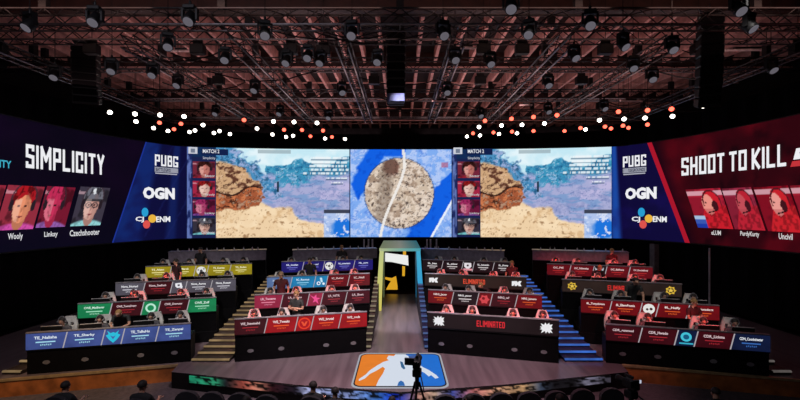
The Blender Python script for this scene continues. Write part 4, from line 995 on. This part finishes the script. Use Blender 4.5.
bpoly([(403, 250.5), (406, 250.5), (406, 255), (403, 255)][::-1], 0, YEL, 'yellow_tab')
bpoly([(402.3, 266), (405, 266.5), (404.8, 276), (402.3, 276)][::-1], 0, YEL, 'yellow_tab')
bpoly([(384.5, 277), (392, 278), (396, 276), (397.5, 286), (397.6, 289.6), (386, 289.6), (389, 284), (391, 281), (384.5, 279)][::-1], 0, YEL, 'yellow_figure')

# poles and pillar under the screen
for k, px in enumerate((364, 368.5, 372.5, 427, 430.5, 436.5)):
    p = at(px, 245, 24.5); mb = MB(); mb.tube((p.x, p.y, 0), (p.x, p.y, BOT-.1), .045, n=10)
    tag(mb.build('support_pole', mat('white_pole', (196, 196, 200), .4)), '%s white support pole under the screen, counted from the left, beside the tunnel' % ordw(k), 'pole', 'white poles under the screen')
p = at(656, 250, 22.4); mb = MB(); mb.box((p.x, p.y, BOT/2-.1), (.42, .42, BOT-.2)); mb.box((p.x, p.y, .04), (.6, .6, .08))
tag(mb.build('grey_pillar', mat('pillar_paint', (104, 96, 96), .7)), 'square grey pillar under the navy sponsor panel on the right', 'pillar')
p = at(709.5, 252, 18.6); mb = MB(); mb.tube((p.x, p.y, 0), (p.x, p.y, 2.85), .035, n=10); mb.lathe([(.2, 0), (.2, .03), (.05, .05)], 14, None, (p.x, p.y, 0))
tag(mb.build('white_pole', mat('white_pole', (196, 196, 200), .4)), 'lone white pole under the dark red team panel', 'pole')

# ------------------------------------------------------------------ standing people
def stander(label, px, blk, row, pose, shirt, hair=HAIRD, cap=None, turn=0, ly=1.55, sc_=1.0, sleeves='short'):
    mx, a, L, tops, ym, bname = BLK[blk]
    # find local x so that it projects to px
    best = min((abs(400+F*W(blk, row, x/50, ly, 0).x/W(blk, row, x/50, ly, 0).y-px), x/50) for x in range(-150, 151))
    p = W(blk, row, best[1], ly, FLOORS[row])
    t = thing('person', label, 'person', p, math.radians(turn), 'people standing among the desks'); t.scale = (sc_,)*3
    make_person(t, pose, shirt, hair, False, cap, sleeves); return t
stander('person in black polo standing by the yellow-screened desk, arms hanging', 176, 'A', 2, STAND, SHIRT, HAIRD, None, -25, 1.42, 1.04)
stander('person in black polo standing behind the yellow-screened desk', 200.5, 'A', 3, STAND, SHIRT, HAIRD, None, 0, 1.35, 1.02)
stander('person in dark shirt bending down behind the blue-screened desk', 126, 'A', 0, BEND, SHIRTG, HAIRL, None, 10, 1.62)
stander('person in maroon shirt bending between the grey and green screened desks', 141, 'A', 1, BEND, SHIRTM, HAIRD, None, 0, 1.55, .95)
stander('person in cap and maroon shirt standing before the cyan name screen', 281, 'B', 1, STAND, SHIRTM, HAIRD, mat('tan_cap', (150, 120, 90), .7), 15, 1.38, 1.05)
stander('person in charcoal polo with folded arms behind the bright red desk', 296.5, 'B', 0, CROSS, SHIRTG, HAIRL, None, -10, 1.5)
stander('person in black standing before the violet-blue name screens', 310, 'B', 2, STAND, SHIRT, HAIRD, None, 0, 1.5, 1.02)
stander('person in black shirt standing behind the violet-blue desk near the tunnel', 341.5, 'B', 3, STAND, SHIRT, HAIRL, None, 0, 1.4, 1.02)
stander('person in black leaning beside the third-row ELIMINATED lettering', 489, 'C', 1, BEND, SHIRT, HAIRL, None, -50, 1.45, 1.0)
stander('person in maroon shirt at the right end of the black-screened desk', 512, 'C', 2, STAND, SHIRTM, HAIRL, None, -20, 1.5, .97)
stander('person in black leaning by the dark red desk with grey wolf emblem', 596, 'D', 2, LEAN, SHIRT, HAIRL, None, 0, 1.55, 1.0)
stander('person in dark maroon shirt standing behind the dark red desk', 612, 'D', 3, STAND, SHIRTM, HAIRL, None, 0, 1.4, 1.0)
stander('person in black polo leaning both hands behind the red desk with orange text', 630.5, 'D', 1, LEAN, SHIRTG, HAIRD, None, -5, 1.42, 1.12)
stander('person with folded arms behind the front desk in the far-right block', 693.5, 'D', 0, CROSS, SHIRTM, HAIRL, None, 10, 1.5, 1.0)

# ================================================================== CEILING RIG
def make_truss(label, p0, p1, sec, nbay, group, hangers=3):
    p0 = Vector(p0); p1 = Vector(p1); L = (p1-p0).length; d = (p1-p0).normalized(); ang = math.atan2(d.y, d.x)
    t = thing('lighting_truss', label, 'truss', p0, ang, group); h = sec/2
    for a, b in ((-h, -h), (h, -h), (-h, h), (h, h)):
        mb = MB(); mb.tube((0, a, b), (L, a, b), .026, n=6); mb.build('chord', ALU if b < 0 else STEEL, t)
    mb = MB(); st = L/nbay
    for k in range(nbay):
        x0, x1 = k*st, (k+1)*st
        for a in (-h, h): mb.tube((x0, a, -h if k % 2 else h), (x1, a, h if k % 2 else -h), .014, n=5)
        for b in (-h, h): mb.tube((x0, -h if k % 2 else h, b), (x1, h if k % 2 else -h, b), .014, n=5)
        mb.tube((x0, -h, -h), (x0, h, -h), .014, n=5)
    mb.build('lattice', STEEL, t)
    for k in range(hangers):
        x = L*(k+.5)/hangers; mb = MB(); mb.tube((x, 0, h), (x, 0, CEIL-.5-p0.z), .012, n=5); mb.box((x, 0, h+.25), (.2, .16, .34)); mb.build('chain_hoist', BLACKP, t)
    return t
TZ = 9.55
for k, x in enumerate((-12.3, -8.0, -4.85, -1.7, 1.7, 4.85, 8.0, 12.3)):
    make_truss('black truss running away from the audience, %s from the left' % ordw(k), (x, 12.6, TZ-.1), (x, 23.6, TZ-.1), .36, 22, 'trusses running towards the screen')
for k, (y, z, hw) in enumerate(((11.4, 9.55, 16.5), (13.4, 9.95, 16.5), (16.6, 10.1, 16), (20.4, 9.95, 15), (24.2, 9.9, 13))):
    make_truss('crosswise black lighting truss, %s nearest to the audience' % ordw(k), (-hw, y, z), (hw, y, z), .42, 64, 'crosswise lighting trusses', 7)

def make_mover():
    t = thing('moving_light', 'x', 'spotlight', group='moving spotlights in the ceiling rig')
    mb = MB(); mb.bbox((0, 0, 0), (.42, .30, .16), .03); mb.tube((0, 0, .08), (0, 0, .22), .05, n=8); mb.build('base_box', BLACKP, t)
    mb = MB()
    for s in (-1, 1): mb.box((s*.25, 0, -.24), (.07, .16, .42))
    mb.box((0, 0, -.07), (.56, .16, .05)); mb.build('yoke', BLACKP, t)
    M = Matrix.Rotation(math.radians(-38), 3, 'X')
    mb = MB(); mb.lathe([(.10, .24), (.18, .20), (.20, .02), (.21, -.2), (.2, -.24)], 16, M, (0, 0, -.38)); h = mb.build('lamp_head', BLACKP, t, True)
    mb = MB(); mb.lathe([(.175, -.245), (.13, -.27), (.04, -.285)], 16, M, (0, 0, -.38)); mb.build('lens', em((176, 170, 184), .26), h, True)  # weak emission stands in for light reflected by the pale lens
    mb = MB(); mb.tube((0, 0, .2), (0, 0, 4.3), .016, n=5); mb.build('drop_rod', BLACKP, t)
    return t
# (px, py, height): hung under the trusses
HEADS = [(55, 79), (178, 87), (168, 49), (153, 77), (112, 73), (255, 92), (216, 115), (280, 115), (329, 119), (342, 94), (265, 38), (352, 38), (321, 65), (287, 65), (443, 38), (529, 37), (511, 12), (447, 94), (548, 87), (480, 117), (548, 113), (652, 81), (604, 110), (771, 72), (623, 49), (672, 52), (749, 31), (633, 70), (738, 14), (455, 62), (490, 66), (574, 60), (225, 62), (308, 60), (378, 64), (590, 28), (190, 24), (95, 25), (30, 30)]
HEADS.sort()
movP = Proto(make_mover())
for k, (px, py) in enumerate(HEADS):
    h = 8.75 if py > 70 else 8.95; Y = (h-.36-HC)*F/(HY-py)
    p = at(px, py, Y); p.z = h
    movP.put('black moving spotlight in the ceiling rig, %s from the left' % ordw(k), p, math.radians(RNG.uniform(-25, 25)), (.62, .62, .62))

def make_par(lens_m, nm):
    t = thing('stage_lamp', 'x', 'stage lamp', group=nm+' stage lamps above the screen')
    M = Matrix.Rotation(math.radians(-62), 3, 'X')
    mb = MB(); mb.lathe([(.06, .30), (.12, .26), (.14, .05), (.155, 0)], 14, M); c = mb.build('can', BLACKP, t, True)
    mb = MB(); mb.lathe([(.135, -.0), (.10, -.025), (.03, -.035)], 14, M); mb.build('lamp_face', lens_m, c, True)
    mb = MB()
    for s in (-1, 1): mb.box((s*.17, .06, .11), (.02, .05, .28))
    mb.box((0, .06, .25), (.36, .05, .02)); mb.build('bracket', STEEL, t)
    mb = MB(); mb.tube((0, .06, .25), (0, .06, 3.8), .014, n=5); mb.build('drop_rod', BLACKP, t)
    return t
def lampm(c, s): return em(c, s)
LW = [(110, 112.4), (135, 114), (136, 121.5), (160, 115), (153.5, 128), (168, 131), (184, 116.5), (189.5, 132), (195, 130.5),
      (203, 125), (214, 133), (219.5, 131), (230, 134), (257, 128.5), (273.5, 121.5), (272.5, 134.5), (294, 122), (293, 135.8), (286, 137), (317, 123), (325, 138.5), (345, 139),
      (479, 127), (467, 136.5), (480, 135.5), (501.5, 125.5), (499, 134), (522, 124.8), (517, 133.3), (544.5, 123.5), (585.5, 129.5), (599.5, 120.2), (602, 120), (624, 119), (645, 118), (672.5, 116.3), (703, 106)]
LR = [(159.5, 122.8), (174, 129.2), (181, 123.8), (244, 120), (284, 129.8), (302, 130), (310.5, 136.3), (323, 130.6), (332, 137), (485, 120.8), (473, 133.3), (493.5, 132.5), (511.5, 118.8), (512, 131.6), (533.5, 117), (533.5, 131), (557, 115.2), (564.5, 131), (580.5, 128), (618.5, 111.7), (605, 126.7), (611, 128.5), (623, 125.7), (628.5, 127.8), (647.5, 110.3), (647.5, 124.6), (671.5, 109)]
LW = [q for q in LW if q != (602, 120)]
for pts, m, nm in ((LW, lampm((255, 246, 232), 7), 'white'), (LR, lampm((255, 88, 68), 4), 'orange-red')):
    pr = Proto(make_par(m, nm)); pts.sort()
    for k, (px, py) in enumerate(pts):
        h = 8.62; Y = (h-HC)*F/(HY-py)
        if Y > 24.3: Y = 24.3; h = HC+(HY-py)*Y/F
        p = at(px, py, Y)
        pr.put('glowing %s stage lamp above the screen, %s of its colour from the left' % (nm, ordw(k)), p, -math.atan2(p.x, p.y), (.70,)*3)

# line arrays
def line_array(label, px, ptop, pbot, Y, n, wpx, tilt=0):
    a = at(px, ptop, Y); b = at(px, pbot, Y); H = a.z-b.z; w_ = wpx*Y/F; ch = H/n
    t = thing('line_array', label, 'loudspeaker', (a.x, Y, a.z), -math.atan2(a.x, Y)*.6, 'hanging loudspeaker columns')
    mb = MB(); mb.box((0, 0, .12), (w_*.9, .5, .06)); mb.tube((0, 0, .12), (0, 0, CEIL-.5-a.z), .02, n=6); mb.build('rigging_frame', STEEL, t)
    for k in range(n):
        z = -ch*(k+.5); y = .02*k*k*.2; M = Matrix.Rotation(math.radians(2.2*k), 3, 'X')
        mb = MB(); mb.bbox((0, y, z), (w_, .55, ch*.94), .03, M); c = mb.build('speaker_cabinet', BLACKP, t)
        mb = MB(); mb.box((0, y-.285, z), (w_*.9, .02, ch*.8), M); mb.build('grille', BLACK, c)
    return t
line_array('tall black loudspeaker column hanging at the left over the purple panel', 86, 47, 103, 15.5, 8, 22)
line_array('tall black loudspeaker column hanging in the middle above the map screen', 396, 33, 103, 15.5, 9, 19)
line_array('tall black loudspeaker column hanging at the right over the red panel', 710, 18, 105, 12.5, 9, 20)
mb = MB(); p = at(396, 104.5, 15.5); mb.bbox((p.x, p.y, p.z+.18), (.62, .6, .32), .03)
tag(mb.build('subwoofer', mat('blue_grey_shell', (40, 44, 84), .6)), 'short blue-grey box hanging under the middle loudspeaker column', 'loudspeaker')

# pale panels, cables, extra boxes in the rig
PALE = mat('pale_panel', (226, 200, 198), .6)
for k, (px, py, w_, d_, h) in enumerate(((181, 51, .75, .55, 10.2), (747, 50, 1.5, .8, 10.2), (442, 101, .7, .5, 9.0), (631, 101, .8, .5, 9.0), (252, 101, .8, .5, 9.0), (526, 105, .5, .4, 9.0), (468, 48, .5, .4, 9.6))):
    Y = (h-HC)*F/(HY-py); p = at(px, py, Y); mb = MB(); M = Matrix.Rotation(math.radians(18), 3, 'X') @ Matrix.Rotation(math.radians((-1) ** k*20), 3, 'Z')
    t = thing('soft_light', 'pale square soft light panel in the ceiling rig, %s' % ('left above the purple panel', 'right beside the right loudspeaker column', 'right of the middle loudspeaker column', 'above the navy panel', 'above the left game picture', 'above the right game picture', 'high right of the middle column')[k], 'light panel', p, 0, 'pale panels in the ceiling rig')
    mb.bbox((0, 0, 0), (w_, d_, .06), .01, M); mb.build('diffuser', PALE, t)
    mb = MB(); mb.tube((0, 0, .03), (0, 0, CEIL-.3-p.z), .012, n=5); mb.box((0, 0, .07), (w_*.5, d_*.4, .08), M); mb.build('mount', STEEL, t)
cabs = []
for k in range(26):
    y = RNG.uniform(11.5, 22); x0 = RNG.uniform(-13, 11); z = RNG.uniform(9.2, 9.9); ln = RNG.uniform(1.5, 4)
    mb = MB(); pts = []
    for i in range(9):
        q = i/8; pts.append((x0+ln*q, y+.5*q*RNG.uniform(-.2, .2), z-.35*math.sin(math.pi*q)))
    for a, b in zip(pts, pts[1:]): mb.tube(a, b, .022, n=5)
    cabs.append((x0, mb))
cabs.sort(key=lambda q: q[0])
for k, (x, mb) in enumerate(cabs):
    tag(mb.build('rig_cable', BLACKP), 'black cable slung along the ceiling trusses, %s from the left' % ordw(k), 'cable', 'cables slung in the ceiling rig')
def make_dimmer():
    t = thing('dimmer_box', 'x', 'equipment box', group='black equipment boxes on the trusses')
    mb = MB(); mb.bbox((0, 0, 0), (.7, .4, .5), .03); mb.build('case', BLACKP, t)
    mb = MB(); mb.box((0, 0, .36), (.5, .06, .25)); mb.build('clamp', STEEL, t)
    mb = MB(); mb.tube((0, 0, .4), (0, 0, 3.7), .016, n=5); mb.build('drop_rod', BLACKP, t)
    return t
dmP = Proto(make_dimmer())
for k, (x, y) in enumerate(sorted([(-12.5, 13.4), (-9.6, 13.4), (-6.3, 13.4), (-3.4, 13.4), (-2.4, 13.5), (2.6, 13.4), (3.8, 13.4), (6.4, 13.4), (9.3, 13.4), (12.4, 13.4), (-7, 16.6), (-1, 16.6), (3.1, 16.6), (7, 16.6)])):
    dmP.put('black equipment box hanging in the rig, %s from the left' % ordw(k), (x, y, 9.5), 0, (.6, .6, .6))

# ================================================================== AUDIENCE, CAMERAS
def make_seat():
    t = thing('auditorium_seat', 'x', 'seat', group='empty seats in front of the stage')
    m = mat('seat_fabric', (34, 30, 36), .8)
    mb = MB(); pts = [(-.25, .42), (.25, .42), (.25, .9)]+[(.25*math.cos(q*math.pi/8), .9+.18*math.sin(q*math.pi/8)) for q in range(1, 8)]+[(-.25, .9)]
    mb.slab(pts, -.05, .05); mb.build('backrest', m, t)
    mb = MB(); mb.bbox((0, .28, .44), (.48, .48, .09), .03); mb.build('seat_pad', m, t)
    for s in (-1, 1):
        mb = MB(); mb.tube((s*.22, .02, .42), (s*.24, -.04, 0), .016, n=6); mb.build('leg', STEEL, t)
        mb = MB(); mb.tube((s*.22, .48, .42), (s*.24, .52, 0), .016, n=6); mb.build('leg', STEEL, t)
    return t
stP = Proto(make_seat())
AUDX = [(-4.55, 9.2), (-4.0, 9.15), (-3.4, 9.1), (-2.8, 9.0), (.95, 9.0), (1.55, 9.05), (2.15, 9.1), (2.75, 9.15), (3.35, 9.2), (3.95, 9.3), (4.6, 9.35)]
for k, (x, y) in enumerate(AUDX):
    stP.put('empty dark seat back in front of the stage, %s from the left' % ordw(k), (x, y, -.45), 0)
vp = thing('spectator', 'x', 'person', group='spectators seated in front of the stage')
vpP = Proto(make_person(vp, SIT, SHIRT, HAIRD, False))
SP = [(65, 9.2, 0), (142, 9.05, .06), (313, 9.2, 0), (335, 9.05, -.05), (392, 8.8, -.12), (246, 8.7, -.08), (470, 8.8, -.08), (716, 9.0, -.04), (560, 8.8, -.08)]
SP.sort()
scP = []
for k, (px, Y, dz) in enumerate(SP):
    x = (px-400)*Y/F
    s_ = 1+dz
    vpP.put('dark silhouetted spectator at the bottom edge, %s from the left' % ordw(k), (x, Y, -.45), math.pi+.0, (.97*s_,)*3)
    stP.put('dark seat under the %s spectator from the left' % ordw(k), (x, Y-.26, -.45), 0)

def make_cam(label, loc, h, rz):
    t = thing('broadcast_camera', label, 'camera', loc, rz)
    mb = MB(); mb.bbox((0, 0, h), (.15, .32, .17), .02); mb.box((0, .05, h+.14), (.05, .2, .05)); mb.build('camera_body', BLACKP, t)
    mb = MB(); M = Matrix.Rotation(math.radians(-90), 3, 'X'); mb.lathe([(.05, .16), (.06, .24), (.07, .32), (.07, .36)], 12, M, (0, 0, h)); mb.build('lens_barrel', BLACKP, t, True)
    mb = MB(); mb.box((-.13, -.22, h+.1), (.2, .05, .14)); mb.tube((-.05, -.15, h+.1), (-.13, -.2, h+.1), .015, n=6); mb.build('viewfinder', BLACKP, t)
    mb = MB(); mb.bbox((0, 0, h-.2), (.18, .2, .16), .02); mb.tube((0, 0, h-.12), (0, 0, h-.1), .06, n=10); mb.tube((0, 0, h-.55), (0, 0, h-.25), .045, n=10); mb.build('fluid_head', BLACKP, t)
    mb = MB(); mb.tube((.08, -.05, h-.2), (.22, -.55, h-.38), .014, n=6); mb.build('pan_handle', BLACKP, t)
    for k in range(3):
        q = 2*math.pi*k/3+.5; mb = MB()
        mb.tube((.05*math.cos(q), .05*math.sin(q), h-.42), (.42*math.cos(q), .42*math.sin(q), .03), .028, .02, 6); mb.ball((.42*math.cos(q), .42*math.sin(q), .03), (.035, .035, .03), 8, 5); mb.build('leg', BLACKP, t)
    return t
p = at(417, 363, 9.2); make_cam('black broadcast camera on tripod in front of the floor emblem', (p.x, 9.2, -.45), p.z+.45, math.radians(-10))
p = at(631, 384, 8.6); c2 = make_cam('dark broadcast camera on tripod at the lower right before the stage', (p.x, 8.6, -.45), p.z+.45, math.radians(15))
mb = MB(); mb.box((0, -.2, p.z+.45+.12), (.10, .02, .06)); mb.build('monitor_light', em((200, 206, 226), .8), c2)

# ================================================================== LIGHTS
def spot(nm, loc, tgt, power, col, ang=60, blend=.6, size=.25):
    l = bpy.data.lights.new(nm, 'SPOT'); l.energy = power; l.color = col; l.spot_size = math.radians(ang); l.spot_blend = blend; l.shadow_soft_size = size
    o = bpy.data.objects.new(nm, l); COL.objects.link(o); o.location = loc
    o.rotation_euler = (Vector(tgt)-Vector(loc)).to_track_quat('-Z', 'Y').to_euler(); return o
def area(nm, loc, tgt, power, col, sx, sy):
    l = bpy.data.lights.new(nm, 'AREA'); l.energy = power; l.color = col; l.shape = 'RECTANGLE'; l.size = sx; l.size_y = sy
    o = bpy.data.objects.new(nm, l); COL.objects.link(o); o.location = loc
    o.rotation_euler = (Vector(tgt)-Vector(loc)).to_track_quat('-Z', 'Y').to_euler(); return o
spot('stage_spot', (0, 9.2, 8.5), (0, 12.8, 0), 2900, (1, .76, .84), 66)
spot('stage_spot', (-3, 9.4, 8.5), (-3.5, 12.4, 0), 1400, (1, .7, .74), 54)
spot('stage_spot', (3, 9.4, 8.5), (3.5, 12.4, 0), 1400, (1, .42, .5), 54)
spot('walk_fill', (0, 14.6, 9.3), (0, 18.0, 0), 4200, (1, .95, .97), 30)  # added lamp standing in for the LED wall's reflection on the walkway
spot('walk_blue', (1.4, 17, 9.3), (.85, 16.6, 0), 1600, (.2, .35, 1), 14)
for x in (-8.3, -3.2, 3.2, 8.3): spot('desk_spot', (x*.9, 8.5, 9.4), (x, 15.8, .8), 2200 if x < 0 else 1150, (1, .95, .9), 44, .7)
spot('amber_spot', (-8.5, 7.2, 8.0), (-8.9, 11.4, -.3), 1900, (1, .62, .3), 30)
area('audience_fill', (-6, 4, 10), (-5, 9.5, -.45), 260, (.9, .85, 1), 6, 2)  # unseen fill added to lift the audience floor
for y, p in ((15.4, 28), (18.2, 30), (21.2, 32), (24.6, 32), (28.2, 30)):
    for x in (-9.5, -3.4, 3.4, 9.5): area('unseen_uplight', (x, y, 8.95), (x, y+.2, 12), p if abs(x) < 7 else p*.62, (1, .64, .62), 4.5, 1.0)  # unseen area lights added to bring out the ceiling joists
for x in (-9, -3, 3, 9): area('girder_fill', (x, 11.0, 9.9), (x, 13.8, 11.1), 26, (1, .55, .45), 5, .4)  # unseen fill added to brighten the near ceiling girder
for p in REDL:
    l = bpy.data.lights.new('seat_red', 'SPOT'); l.energy = 65; l.color = (1, .05, .06); l.spot_size = math.radians(95); l.spot_blend = .8; l.shadow_soft_size = .06
    o = bpy.data.objects.new('seat_red', l); COL.objects.link(o); o.location = p+Vector((0, -.25, .55))
    o.rotation_euler = (math.radians(35), 0, 0)
bpy.context.view_layer.update()
